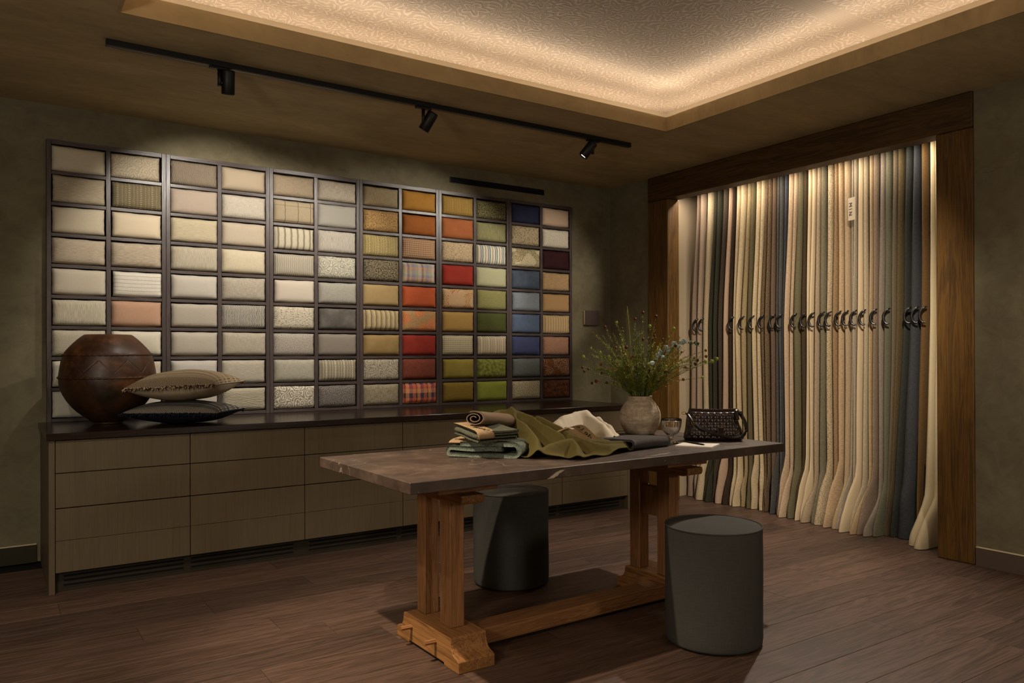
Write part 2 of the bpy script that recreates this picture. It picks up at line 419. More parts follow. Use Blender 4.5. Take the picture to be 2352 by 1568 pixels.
# recessed downlight on the papered ceiling
v = empty('downlight', (-.80, -3.93, ZC), 'small white downlight on the papered ceiling, at the top edge on the right', 'ceiling light')
MB().lathe([(.028, -.012), (.045, -.012), (.048, -.006), (.048, -.0005)], 24, cap0=False, cap1=False).build('bezel', plain('white_bezel', '#e8dcc8', .5), v)
t = T('lamp_lens', .4); t.done(H('#ffe8c8'), Emission_Color=H('#ffd9a8'), Emission_Strength=6.0)
MB().lathe([(.028, -.010), (.028, -.004)], 20).build('lens', t.m, v)
# lighting track and heads
tr = empty('track_rail', (-2.82, -1.375, HC), 'long black lighting track along the soffit above the sample shelf', 'light track')
m = MB().box(-1.825, -.018, -.032, 1.825, .018, -.0005); m.build('channel', M_BLACK, tr)
m = MB().box(-1.82, -.006, -.0335, 1.82, .006, -.0322); m.build('conductor_slot', plain('slot_grey', '#39322c', .35, .5), tr)
for x in (-1.828, 1.825): MB().box(x, -.019, -.033, x+.003, .019, -.0005).build('end_cap', M_BLACK, tr)
M_GLOWL = T('spot_lens', .2); M_GLOWL.done(H('#fff0d8'), Emission_Color=H('#ffe6c2'), Emission_Strength=14.0)
SL = ['left black track spotlight pointing down near the jar', 'middle black track spotlight angled towards the sample shelf', 'right black track spotlight angled left, near the track end']
for i, (a, b) in enumerate(HEADS):
    sx = (-4.078, -2.797, -1.365)[i]
    h = empty('track_spotlight', (sx, -1.375, HC-.033), SL[i], 'spotlight', 'track spotlights over the sample shelf')
    MB().box(-.055, -.012, -.012, .055, .012, -.0005).build('adapter', M_BLACK, h)
    MB().tube([(0, 0, -.012), (0, 0, -.105)], .011, 12).build('stem', M_BLACK, h)
    cdir = (Vector(b)-Vector(a)).normalized()
    # visible tilt of each head
    tilt = (Vector((.05, .25, -1)), Vector((-.42, .5, -1)), Vector((-.62, .5, -1)))[i].normalized()
    c0 = Vector(a)-h.location; q = tilt.to_track_quat('-Z', 'Y').to_matrix().to_4x4()
    Mh = Matrix.Translation(c0) @ q
    hb = MB().lathe([(.030, .072), (.034, .070), (.036, .064), (.036, -.058), (.034, -.06), (.030, -.052)], 28, cap0=True, cap1=False)
    o = hb.build('head', M_BLACK, h); o.matrix_local = Mh
    o2 = MB().lathe([(.0299, -.050), (.0299, -.046)], 24).build('lens', M_GLOWL.m, o)
    MB().tube([(0, 0, -.085), tuple(c0)], .009, 10).build('pivot', M_BLACK, h)
# ------------------------------------------------------------------ fabrics
def fabric(name, c1, c2=None, kind='plain', s=1.0, extra=None, bump=None, rough=.9, desat=.13, src='UV'):
    t = T(name, rough, .15)
    def ds(c, k=desat):
        g = .3*c[0]+.55*c[1]+.15*c[2]; return mixc(c, (g*1.05, g, g*.92), k)
    C1 = ds(H(c1)); C2 = ds(H(c2)) if c2 else scl(C1, .78)
    uv = t.coord(src); u, v, _ = t.sep(uv)
    def nz(su, sv, det=2, seed=0): return t.noise(t.vec('ADD', t.scaled(uv, su/s, sv/s, 1 if src == 'UV' else su/s), (seed, seed, 0)), 1.0, det, .6)
    hor = nz(22, 260); ver = nz(260, 22, 2, 5); fine = nz(420, 420, 1, 9)
    lin = t.math('MULTIPLY', t.math('ADD', hor, ver), .5)
    b = .35; h = lin
    def con(f, a, z): return t.ramp(f, [(a, 0), (z, 1)])
    if kind == 'plain': col = t.mix(con(lin, .3, .7), C1, mixc(C1, C2, .55)); b = .2
    elif kind == 'satin': col = t.mix(con(fine, .3, .7), C1, mixc(C1, C2, .25)); h = fine; b = .06; t.put(t.b.inputs['Roughness'], .6)
    elif kind == 'linen': col = t.mix(con(lin, .38, .62), C1, C2); b = .5
    elif kind == 'slub': hs = nz(14, 150); col = t.mix(con(hs, .38, .64), C1, mixc(C1, C2, .65)); h = hs; b = .8
    elif kind == 'vslub': hs = nz(150, 12); col = t.mix(con(hs, .38, .64), C1, mixc(C1, C2, .65)); h = hs; b = .7
    elif kind == 'boucle': n = nz(150, 150, 2); col = t.mix(con(n, .36, .62), C2, C1); h = n; b = 1.0
    elif kind == 'shag': n = nz(110, 110, 3); col = t.mix(con(n, .38, .60), C2, C1); h = n; b = 1.0
    elif kind == 'velvet':
        n = nz(9, 9, 3); col = t.mix(con(n, .3, .75), C1, C2); h = fine; b = .08
        t.put(t.b.inputs['Sheen Weight'], .6); t.put(t.b.inputs['Sheen Roughness'], .4); t.put(t.b.inputs['Sheen Tint'], scl(C1, 1.6))
    elif kind == 'crush': n = nz(38, 38, 4); col = t.mix(con(n, .38, .66), C1, C2); h = n; b = .3
    elif kind == 'twill':
        w_ = t.math('SINE', t.math('MULTIPLY', t.math('ADD', u, v), 900.0/s)); h = t.math('MULTIPLY', t.math('ADD', w_, 1), .5)
        col = t.mix(h, C2, C1); b = .5
    elif kind == 'herring':
        zz = t.math('ABSOLUTE', t.math('SUBTRACT', t.math('FRACT', t.math('MULTIPLY', u, 28.0)), .5))
        w_ = t.math('SINE', t.math('ADD', t.math('MULTIPLY', v, 800.0/s), t.math('MULTIPLY', zz, 26.0))); h = t.math('MULTIPLY', t.math('ADD', w_, 1), .5)
        col = t.mix(h, C2, C1); b = .4
    elif kind == 'ripple':
        d = t.noise(t.scaled(uv, 10, 40, 1), 1, 2); w_ = t.math('SINE', t.math('ADD', t.math('MULTIPLY', u, 620.0/s), t.math('MULTIPLY', d, 11.0)))
        h = t.math('MULTIPLY', t.math('ADD', w_, 1), .5); col = t.mix(con(h, .2, .7), C2, C1); b = .9
    elif kind == 'crinkle':
        d = t.noise(t.scaled(uv, 14, 14, 1), 1, 2); w_ = t.math('SINE', t.math('ADD', t.math('MULTIPLY', v, 520.0/s), t.math('MULTIPLY', d, 16.0)))
        h = t.math('MULTIPLY', t.math('ADD', w_, 1), .5); col = t.mix(con(h, .05, .5), C2, C1); b = .8
    elif kind == 'basket':
        nd = t.nt.nodes.new('ShaderNodeTexVoronoi'); nd.voronoi_dimensions = '2D'; nd.inputs['Scale'].default_value = 1; nd.inputs['Randomness'].default_value = .8
        t.put(nd.inputs['Vector'], t.scaled(uv, 42/s, 118/s, 1)); d = nd.outputs['Distance']
        col = t.mix(con(d, .40, .75), C1, mixc(C1, C2, .7)); col = t.mix(t.math('MULTIPLY', con(hor, .35, .65), .3), col, C2)
        h = t.math('SUBTRACT', 1.0, d); b = 1.0
    elif kind == 'cross':
        a = t.math('SINE', t.math('MULTIPLY', u, 560.0/s)); c = t.math('SINE', t.math('MULTIPLY', v, 560.0/s))
        h = t.math('MULTIPLY', t.math('ADD', t.math('MULTIPLY', a, c), 1), .5); h = t.math('ADD', t.math('MULTIPLY', h, .6), t.math('MULTIPLY', lin, .5))
        col = t.mix(con(h, .3, .7), C2, C1); b = .8
    elif kind == 'check':
        a = t.math('SINE', t.math('MULTIPLY', u, 380.0/s)); c = t.math('SINE', t.math('MULTIPLY', v, 380.0/s))
        h = t.math('ADD', t.math('GREATER_THAN', a, 0), t.math('GREATER_THAN', c, 0)); col = t.mix(t.math('MULTIPLY', h, .5), C1, C2); h = lin; b = .3
    elif kind == 'pane':
        a = t.math('LESS_THAN', t.math('FRACT', t.math('ADD', t.math('MULTIPLY', u, 10.0), .62)), .035)
        c = t.math('LESS_THAN', t.math('FRACT', t.math('ADD', t.math('MULTIPLY', v, 9.0), .05)), .03)
        col = t.mix(t.math('MAXIMUM', a, t.math('MULTIPLY', c, .6)), t.mix(con(lin, .35, .65), C1, mixc(C1, H('#6a5a44'), .25)), C2)
    elif kind in ('stripes', 'hstripes', 'plaid'):
        def bands(co, ex):
            tot = sum(a for a, _ in ex); st = []; p = 0
            for a, c in ex: st.append((p/tot, ds(H(c)))); p += a
            return t.ramp(t.math('FRACT', t.math('DIVIDE', co, tot)), st, 'CONSTANT')
        if kind == 'stripes': col = bands(u, extra)
        elif kind == 'hstripes': col = bands(v, extra)
        else: col = t.mix(.5, bands(u, extra[0]), bands(v, extra[1]))
        col = t.mix(t.math('MULTIPLY', con(lin, .35, .65), .35), col, C2 if c2 else scl(C1, .6))
    elif kind == 'beads':
        P = .072*s; f = t.math('FRACT', t.math('DIVIDE', u, P)); 
        lane = t.ramp(f, [(0, 1), (.16, 0), (.42, .8), (.50, 0), (.74, 1), (.80, 0)], 'CONSTANT')
        thin = t.ramp(f, [(.17, 1), (.19, 0), (.33, 1), (.35, 0), (.58, 1), (.60, 0), (.88, 1), (.90, 0)], 'CONSTANT')
        bd = t.math('GREATER_THAN', t.math('SINE', t.math('MULTIPLY', v, 520.0/s)), -.15)
        h = t.math('MULTIPLY', lane, bd)
        base = t.mix(t.math('MULTIPLY', thin, .8), t.mix(con(lin, .35, .65), C1, mixc(C1, C2, .35)), C2)
        base = t.mix(lane, base, C2); col = t.mix(h, base, ds(H(extra or '#d8c8a0'))); b = .5
    elif kind == 'pinstripe':
        w_ = t.math('SINE', t.math('MULTIPLY', u, 330.0/s)); col = t.mix(con(w_, .3, .8), C1, C2); h = lin; b = .5
    elif kind == 'paisley':
        q = t.vec('ADD', uv, t.vec('MULTIPLY', t.noise(uv, 16/s, 2, .5, 0, 1), (.06*s, .06*s, 0)))
        nd = t.nt.nodes.new('ShaderNodeTexVoronoi'); nd.voronoi_dimensions = '2D'; t.put(nd.inputs['Vector'], q); nd.inputs['Scale'].default_value = 11/s
        d = nd.outputs['Distance']; r_ = t.math('SINE', t.math('MULTIPLY', d, 30.0))
        sw = t.math('SINE', t.math('MULTIPLY', t.noise(q, 26/s, 2), 40.0))
        k = con(t.math('ADD', r_, t.math('MULTIPLY', sw, .7)), -.1, .3)
        col = t.mix(k, C1, C2)
        if extra: col = t.mix(con(t.sep(nd.outputs['Color'])[0], .5, .55), col, t.mix(k, ds(H(extra)), C1))
        h = k; b = .25
    if kind in ('satin', 'velvet', 'twill', 'herring'): pass
    elif kind not in ('boucle', 'shag', 'basket', 'ripple', 'crinkle'):
        h = t.math('ADD', t.math('MULTIPLY', h, .6), t.math('MULTIPLY', lin, .5))
    return t.done(col, t.bump(h, bump if bump is not None else b, .004))

# ------------------------------------------------------------------ sample shelf: six bays of two columns and nine rows
BW = (SX1-SX0)/6; RP = .2025; YFS = -.04; RZ0 = .924
ORD = ['first', 'second', 'third', 'fourth', 'fifth', 'sixth', 'seventh', 'eighth', 'ninth', 'tenth', 'eleventh', 'twelfth']
for bay in range(6):
    x0 = SX0+bay*BW
    o = empty('sample_shelf', (x0+BW/2, 0, SZ0), 'dark stained ash cubby shelf on the wall, %s bay from the left' % ORD[bay], 'shelf', 'wall bays holding fabric samples')
    hw = BW/2-.0007; ht = SZ1-SZ0
    for sx in (-1, 1): MB().box(sx*hw, YFS, 0, sx*(hw-.027), .19, ht, .0012).build('side_panel', M_SHELF, o)
    MB().box(-.014, YFS+.001, .024, .014, .19, ht-.03, .0012).build('divider', M_SHELF, o)
    MB().box(-hw+.0275, YFS+.0005, .001, hw-.0275, .19, .0235, .0012).build('bottom_rail', M_SHELFX, o)
    MB().box(-hw+.0275, YFS+.0005, ht-.030, hw-.0275, .19, ht, .0012).build('top_rail', M_SHELFX, o)
    for r in range(1, 9):
        z = RZ0+r*RP-SZ0-.0235
        for a, b in ((-hw+.0275, -.0145), (.0145, hw-.0275)):
            MB().box(a, YFS+.0005, z, b, .19, z+.022, .001).build('shelf_board', M_SHELFX, o)
# kind, colour, colour2, extra, words
S_ = '#8c7a5c'
PADS = [
 [('plain','#cdbd9c',None,None,'plain cream cotton'),('slub','#b8a680','#9a8662',None,'sand slub-weave'),('plain','#c4b28e',None,None,'buttermilk plain'),('slub','#bba585','#9f8967',None,'sandy crinkled linen'),('plain','#c0b195','#a99a80',None,'pale stone puckered'),('vslub','#bfb393','#9e9070',None,'natural upright-slub linen'),('cross','#bdb194','#a3967a',None,'cream open-weave'),('plain','#c6bda6',None,None,'cream, half behind the jar,'),('plain','#cdc6b2',None,None,'ivory, half behind the jar,')],
 [('paisley','#a5916c','#b7a582',None,'beige leaf-damask'),('beads','#7b6a3f','#5c4d2a','#a2925f','olive beaded-stripe'),('satin','#d0b88e',None,None,'peach-cream satin'),('slub','#bca684','#937d5e',None,'beige fine-ribbed'),('hstripes','#d6cdba',None,[(.022,'#d6cdba'),(.003,'#8f8a7e')],'white with thin grey lines'),('plain','#b98f72','#a07a60',None,'blush pink'),('plain','#cdc3a8',None,None,'cream, corner behind the jar,'),('linen','#c7bc9c','#aea283',None,'pale straw, behind the jar,'),('plain','#c9c0aa',None,None,'off-white, hidden by the jar,')],
 [('ripple','#a08a6c','#7d6a52',None,'taupe rippled crepe'),('twill','#bba998','#a08f7e',None,'pinkish cream twill'),('slub','#c0ad80','#a8946a',None,'pale straw'),('vslub','#b6a88a','#9a8c70',None,'oat vertical-weave'),('plain','#bcb2a2','#a49a8c',None,'pale grey linen'),('herring','#bdb09a','#9f927d',None,'greige herringbone'),('plain','#b3a794','#9a8f7e',None,'greige plain'),('hstripes','#b5aba0',None,[(.012,'#bbb2a8'),(.002,'#a39a90')],'pale grey fine-lined'),('plain','#b9ad98',None,None,'greige, hidden by the cushions,')],
 [('satin','#a8906c',None,None,'tan satin'),('linen','#bdb09a','#a79a86',None,'pale greige linen'),('plain','#b9a486','#a18c70',None,'warm stone'),('hstripes','#c0a67c',None,[(.083,'#86703f'),(.30,'#c8b68e')],'cream over tan two-tone'),('linen','#b3a68e','#938670',None,'greige coarse-weave'),('ripple','#d0c6b2','#4e463a',None,'black and white rippled'),('linen','#b3a68c','#9a8d74',None,'oatmeal creased linen'),('slub','#b6aa92','#958a74',None,'greige long-slub'),('crinkle','#c4b792','#9c8f6c',None,'cream crinkled')],
 [('linen','#a08763','#8a724f',None,'tan fine-weave'),('pane','#a38c62','#4a3d2a',None,'tan with dark windowpane lines'),('stripes','#b3a583',None,[(.032,'#bbae8e'),(.004,'#a09372'),(.009,'#7c6c3f'),(.004,'#a09372')],'beige with olive stripes'),('pinstripe','#a99c82','#857a64',None,'grey-beige pinstripe'),('satin','#bfae98',None,None,'blush ivory smooth'),('basket','#cfc0a0','#6e604a',None,'cream basket-weave'),('boucle','#b0a392','#8a7e70',None,'pale grey boucle'),('linen','#aba58e','#908a74',None,'sage grey linen'),('paisley','#8a7a5c','#c9c0ae',None,'taupe and white paisley')],
 [('linen','#a99a80','#8a7c64',None,'stone linen'),('twill','#b4ae9e','#7c776c',None,'silver grey diagonal twill'),('vslub','#ada392','#857b6c',None,'pale grey mottled'),('paisley','#8d8a74','#b9b29a',None,'grey-sage medallion'),('cross','#aaa594','#6f6a5c',None,'grey chunky hopsack'),('velvet','#4a443e','#6a625a',None,'charcoal shimmering'),('plain','#857868','#6e6256',None,'mid taupe'),('beads','#8f8160','#6e6044','#d2c6a2','cream and taupe beaded-stripe'),('boucle','#857b70','#3c3630',None,'dark grey boucle')],
 [('linen','#948263','#776849',None,'beige coarse'),('shag','#b08a52','#7d5c30',None,'golden plush'),('beads','#a08a4e','#3c3a36','#cdbb7c','yellow and black beaded-stripe'),('shag','#7d7056','#2c261c',None,'dark taupe shaggy'),('velvet','#8d7346','#9a8054',None,'tan flannel'),('stripes','#a08c62',None,[(.022,'#a8946a'),(.006,'#4d4040'),(.014,'#8d7a54')],'tan with dark purple stripes'),('velvet','#7e6436','#8d7342',None,'bronze plain'),('paisley','#9c927e','#746a58',None,'greige paisley'),('linen','#968a70','#5e543f',None,'flax tweed')],
 [('velvet','#9c6a18','#b27c22',None,'ochre gold velvet'),('velvet','#8f4e14','#a25c1c',None,'cognac amber'),('check','#c0a07c','#8a5a38',None,'rust houndstooth'),('plaid','#c4a890','#8a7f70',([(.03,'#cbb8a0'),(.02,'#5c4a5c'),(.02,'#c89c6c'),(.03,'#7a86a0'),(.03,'#a0a080')],[(.03,'#c88e6c'),(.02,'#8a86a0'),(.035,'#a8a488')]),'pastel madras plaid'),('velvet','#a5441a','#b65020',None,'burnt orange velvet'),('paisley','#b06a3a','#8d8a5c','#c47440','orange and green paisley'),('velvet','#7a1c10','#8c2818',None,'deep red'),('linen','#7d3c28','#5c2a1c',None,'russet linen'),('plaid','#c4703a','#3a2c3a',([(.03,'#c4683a'),(.012,'#3c2c2c'),(.03,'#d08a4a'),(.03,'#3c3a5c')],[(.035,'#d0844a'),(.035,'#c04a2c'),(.04,'#3a2c34')]),'orange and navy plaid tweed')],
 [('beads','#9c7a30','#7a5c20','#b8964a','mustard beaded-stripe'),('velvet','#9c5426','#aa6230',None,'rust orange'),('basket','#d0b78e','#7a5636',None,'cream and brown chunky'),('velvet','#8a2014','#9c2c1a',None,'crimson velvet'),('paisley','#aca06c','#b8603a','#c28a6a','green and coral paisley'),('plain','#a5803c','#8c6a2c',None,'gold mustard'),('check','#bcb090','#8a7e5e',None,'cream and grey check'),('velvet','#7c6c1c','#8e7e2a',None,'olive gold velvet'),('slub','#7d6418','#665010',None,'dark mustard')],
 [('shag','#7d764a','#34301c',None,'dark olive shaggy'),('vslub','#8a865a','#6c6842',None,'sage green'),('stripes','#d8d0bc',None,[(.012,'#2f6a74'),(.006,'#d8cfba'),(.003,'#b46a3a'),(.006,'#d8cfba'),(.014,'#8a8a60'),(.006,'#d8cfba'),(.003,'#b46a3a'),(.006,'#d8cfba'),(.012,'#6a6670'),(.006,'#d8cfba')],'teal, white and orange striped'),('plain','#a3a07c','#8c8a68',None,'pale sage'),('slub','#85804a','#6c6838',None,'olive lime linen'),('velvet','#3c4018','#4a4e22',None,'forest green'),('beads','#a8987c','#8a7a5e','#e0d4b8','taupe and white beaded-stripe'),('crush','#565818','#82842e',None,'moss crushed velvet'),('velvet','#6b7014','#7c8220',None,'bright lime green')],
 [('velvet','#22263e','#2c304c',None,'navy blue'),('basket','#d0bc94','#30281e',None,'cream and black chunky'),('paisley','#c4b48a','#8a7c58','#d8cca8','cream floral paisley'),('velvet','#3e4858','#525e70',None,'slate blue'),('cross','#8f98a0','#4e545a',None,'grey-blue tweed'),('cross','#5c6c84','#34405a',None,'denim blue'),('velvet','#343a5a','#40466a',None,'indigo'),('slub','#6a6e6c','#50544f',None,'steel grey'),('boucle','#c4b692','#5e523c',None,'cream black-flecked')],
 [('plain','#c9ac92','#b49880',None,'pinkish cream'),('paisley','#c6bca6','#d8d0bc',None,'ivory tonal scallop'),('velvet','#32181a','#442224',None,'aubergine velvet'),('slub','#c0a070','#8a6440',None,'beige and brown slub'),('plain','#b08a58','#98744a',None,'tan flannel'),('stripes','#c0a878',None,[(.010,'#c8b07e'),(.006,'#8a6a44'),(.008,'#b89a6a'),(.005,'#a07a50')],'brown and cream striped'),('linen','#a87c62','#8c644c',None,'dusty rose'),('paisley','#5c3416','#a07a5c','#7a4a24','brown paisley'),('crush','#3c2010','#6a3e22',None,'dark brown crushed velvet')],
]
def pad_mesh(wd, ht, rr):
    m = MB(); D = .2; nu, nv = 16, 10; bl = rr.uniform(.012, .024); ed = rr.uniform(.002, .008)
    sag = rr.uniform(.002, .007); ph = rr.uniform(0, 6); cz = [rr.uniform(-.004, .003) for _ in range(4)]
    def f(u, v):
        a, c = 2*u-1, 2*v-1
        b = (1-abs(a)**3.2)*(1-abs(c)**3.2)
        x = a*wd/2*(1-.012*(1-abs(c)**2)*(abs(a)**6)) + .001*math.sin(9*c+ph)
        z = v*ht - sag*(1-v)*(1-a*a) + cz[0]*(1-u)*v + cz[1]*u*v + .0012*math.sin(7*a+ph)*(v > .9)
        y = -ed - bl*b**.75
        e = max(abs(a), abs(c))
        if e > .93: y += .010*((e-.93)/.07)**2
        return (x, y, z)
    m.grid(f, nu, nv, uv=lambda u, v: (u*wd+ph, v*ht+ph))
    # the four sides run back from the rim of the front face
    edge = [(i, 0) for i in range(nu)] + [(nu, j) for j in range(nv)] + [(i, nv) for i in range(nu, 0, -1)] + [(0, j) for j in range(nv, 0, -1)]
    b0 = len(m.v)
    for i, j in edge:
        p = m.v[j*(nu+1)+i]; m.uv[len(m.v)] = (i/nu*wd+ph, j/nv*ht+ph-.03); m.v.append((p[0]*.985, p[1]+.012, p[2]*.985+.001))
    for i, j in edge:
        p = m.v[j*(nu+1)+i]; m.uv[len(m.v)] = (i/nu*wd+ph, j/nv*ht+ph-.2); m.v.append((p[0]*.97, D-.03, max(.001, p[2]*.97+.002)))
    n = len(edge)
    for k in range(n):
        k2 = (k+1) % n; q0 = edge[k][1]*(nu+1)+edge[k][0]; q1 = edge[k2][1]*(nu+1)+edge[k2][0]
        m.face((q1, q0, b0+k, b0+k2), True); m.face((b0+k2, b0+k, b0+n+k, b0+n+k2), False)
    m.face([b0+n+k for k in range(n)])
    return m
RW = ['top row', 'second row', 'third row', 'fourth row', 'fifth row', 'sixth row', 'seventh row', 'eighth row', 'bottom row']
for c in range(12):
    bay, side = divmod(c, 2); xc = SX0+bay*BW+BW/2+(-1 if side == 0 else 1)*(.014+BW/2-.0282)/2
    cwid = BW/2-.0282-.014
    for r in range(9):
        kd, a, b, ex, words = PADS[c][r]
        rr = random.Random(c*31+r*7+3)
        wd = cwid-rr.choice([.004, .006, .006, .008, .014]); ht = (.163 if r == 0 else .1705)-rr.uniform(.002, .008)
        z = RZ0+(8-r)*RP
        sc_ = {'plain': .9, 'linen': .8, 'slub': .55, 'vslub': .6, 'boucle': 1.0, 'shag': 1.2, 'ripple': .8, 'twill': .85, 'herring': .8, 'crinkle': .8, 'cross': .9, 'basket': .75, 'paisley': .8, 'pinstripe': .8}.get(kd, 1.0)
        mt = fabric('sample_%d_%d' % (c, r), a, b, kd, sc_, ex, desat=.12 if (c > 5 or 'pink' in words) else .42)
        off = (cwid-wd)/2*rr.uniform(-.9, .9)
        o = pad_mesh(wd, ht, rr).build('sample_cushion', mt, None, (xc+off, YFS+.004, z+.0065))
        pos = ('%s of the %s column from the left' % (RW[r], ORD[c])) if c else ('%s of the leftmost column' % RW[r])
        tag(o, '%s fabric sample, %s' % (words.rstrip(','), pos), 'cushion', 'fabric samples in the wall shelf')
# ------------------------------------------------------------------ drawer units, plinth, worktop
CX0, CX1, YD = -4.852, -.588, -.895
UW = (CX1-CX0)/6
ZD = [.118, .296, .480, .676, .857]
for i in range(6):
    x0 = CX0+i*UW
    o = empty('drawer_unit', (x0+UW/2, 0, 0), 'olive-brown four-drawer base unit under the worktop, %s from the left' % ORD[i], 'cabinet', 'run of handleless drawer units')
    MB().box(-UW/2+.001, YD+.024, .118, UW/2-.001, -.01, .8595).build('carcass', M_PLINTH, o)
    for k in range(4):
        g = (.002, .0015, .0055, .0045)[k]; g = .0015 if k == 0 else g
        MB().box(-UW/2+.0022, YD, ZD[k]+.0008, UW/2-.0022, YD+.021, ZD[k+1]-(.0015, .005, .004, .001)[k], .001).build('drawer', M_FRONT, o)
o = empty('plinth', ((CX0+CX1)/2, YD+.05, 0), 'recessed olive plinth with slotted vent grilles under the drawers', 'plinth')
L = (CX1-CX0)/2
MB().box(-L+.001, 0, 0, L-.001, .02, .116).build('board', M_PLINTH, o)
for i in range(6):
    a = -L+i*UW+(.045 if i % 2 == 0 else .012); b = a+.635
    MB().box(a-.004, -.0028, .022, b+.004, -.0006, .104, .001).build('vent_grille', M_PLINTH, o)
    for z in (.036, .062, .088):
        MB().box(a, -.0036, z-.006, b, -.0029, z+.006).build('slot', M_DARK, o)
for x, lab in ((-4.883, 'left'), (-.587, 'right')):
    e = MB().box(x, YD, 0, x+.030, -.001, .8595, .001).build('end_panel', M_FRONT); tag(e, 'tall olive-brown end panel closing the %s end of the drawers' % lab, 'panel')
o = MB().box(-4.895, -.915, .861, -.523, -.0005, .9, .0015).build('worktop', M_TOP); tag(o, 'long glossy dark brown worktop over the drawer units', 'worktop')
# ------------------------------------------------------------------ trestle table
TZ = .85
def stone():
    t = T('dark_stone', .42, .45); p = t.coord()
    a = t.noise(p, 2.2, 6, .6, .8); b = t.noise(p, 18, 4, .65)
    col = t.ramp(t.math('ADD', t.math('MULTIPLY', a, .7), t.math('MULTIPLY', b, .3)), [(.34, H('#332822')), (.52, H('#4c3d33')), (.68, H('#645344'))])
    vn = t.math('ABSOLUTE', t.math('SUBTRACT', t.noise(t.scaled(p, 1, 1.6, 1), 1.7, 5, .55, 1.2), .5))
    vein = t.math('MULTIPLY', t.ramp(vn, [(.0, 1), (.006, 0)]), t.ramp(t.noise(p, 3.3, 2), [(.56, 0), (.66, 1)]))
    chips = t.ramp(t.noise(p, 70, 2), [(.76, 0), (.78, 1)])
    # the pale calcite streak on the front edge and the one on top near it
    def streak(cx, cy, ang, L, W):
        x, y, z = t.sep(t.vec('SUBTRACT', p, (cx, cy, .811)))
        ca, sa = math.cos(ang), math.sin(ang)
        u = t.math('ADD', t.math('MULTIPLY', x, ca), t.math('MULTIPLY', z, sa)); w_ = t.math('SUBTRACT', t.math('MULTIPLY', z, ca), t.math('MULTIPLY', x, sa))
        w_ = t.math('ADD', w_, t.math('MULTIPLY', t.math('SUBTRACT', t.noise(p, 26, 4, .7), .5), .022))
        d = t.math('ADD', t.math('POWER', t.math('DIVIDE', u, L), 2.0), t.math('POWER', t.math('DIVIDE', w_, W), 2.0))
        near = t.math('LESS_THAN', t.math('ABSOLUTE', y), .01)
        return t.math('MULTIPLY', t.ramp(d, [(.6, 1), (1.0, 0)]), near) if cy else t.ramp(d, [(.6, 1), (1.0, 0)])
    s1 = streak(-.449, -.465, .40, .075, .008)
    col = t.mix(t.math('MULTIPLY', vein, .55), col, H('#b9a690'))
    x, y, z = t.sep(t.vec('SUBTRACT', p, (.23, -.415, 0)))
    y = t.math('ADD', t.math('SUBTRACT', y, t.math('MULTIPLY', x, .22)), t.math('MULTIPLY', t.math('SUBTRACT', t.noise(p, 22, 4, .7), .5), .05))
    s2 = t.math('MULTIPLY', t.ramp(t.math('ADD', t.math('POWER', t.math('DIVIDE', x, .12), 2.0), t.math('POWER', t.math('DIVIDE', y, .010), 2.0)), [(.5, .7), (1, 0)]), t.math('GREATER_THAN', z, .84))
    col = t.mix(s2, col, H('#a8988a'))
    col = t.mix(s1, col, H('#c4b4a4'))
    col = t.mix(t.math('MULTIPLY', chips, .5), col, H('#cdbfa8'))
    ro = t.math('ADD', .30, t.math('MULTIPLY', b, .3))
    return t.done(col, t.bump(b, .08, .003), ro)
M_STONE = stone()
M_TR = wood('trestle_oak', '#6e4526', '#9a6c42', 'z', 1.0, .6, .25, .35, figure=.22)
M_TRX = wood('trestle_oak_beam', '#6e4526', '#9a6c42', 'x', 1.0, .6, .25, .35, figure=.22)
M_TRY = wood('trestle_oak_foot', '#6e4526', '#a0703e', 'y', 1.0, .6, .25, .4, figure=.22)
tb = empty('trestle_table', (-2.735, -2.81, 0), 'long dark stone-topped table on an oak double trestle', 'table', rz=math.radians(.9))
m = MB(); m.box(-1.12, -.465, .804, 1.12, .455, .85, .0025); m.build('table_top', M_STONE, tb)
def foot_mesh(xc, w):
    """trestle foot: cove-cut ends, profile along y extruded along x"""
    pr = [(-.285, .0), (-.285, .048), (-.272, .055), (-.252, .060), (-.235, .070), (-.224, .086), (-.219, .104), (-.217, .122), (-.212, .130)]
    pr = pr + [(.212, .130), (.217, .122), (.219, .104), (.224, .086), (.235, .070), (.252, .060), (.272, .055), (.285, .048), (.285, 0), (.165, 0), (.16, .012), (-.16, .012), (-.165, 0)]
    m = MB(); n = len(pr)
    for x in (xc-w/2, xc+w/2):
        for (y, z) in pr: m.v.append((x, y, z))
    for k in range(n): m.face((k, (k+1) % n, n+(k+1) % n, n+k))
    # caps as quads strips between matching left and right profile points
    def cap(o, rev):
        idx = [o+k for k in range(n)]
        m.face(idx if rev else idx[::-1])
    cap(0, False); cap(n, True)
    return m
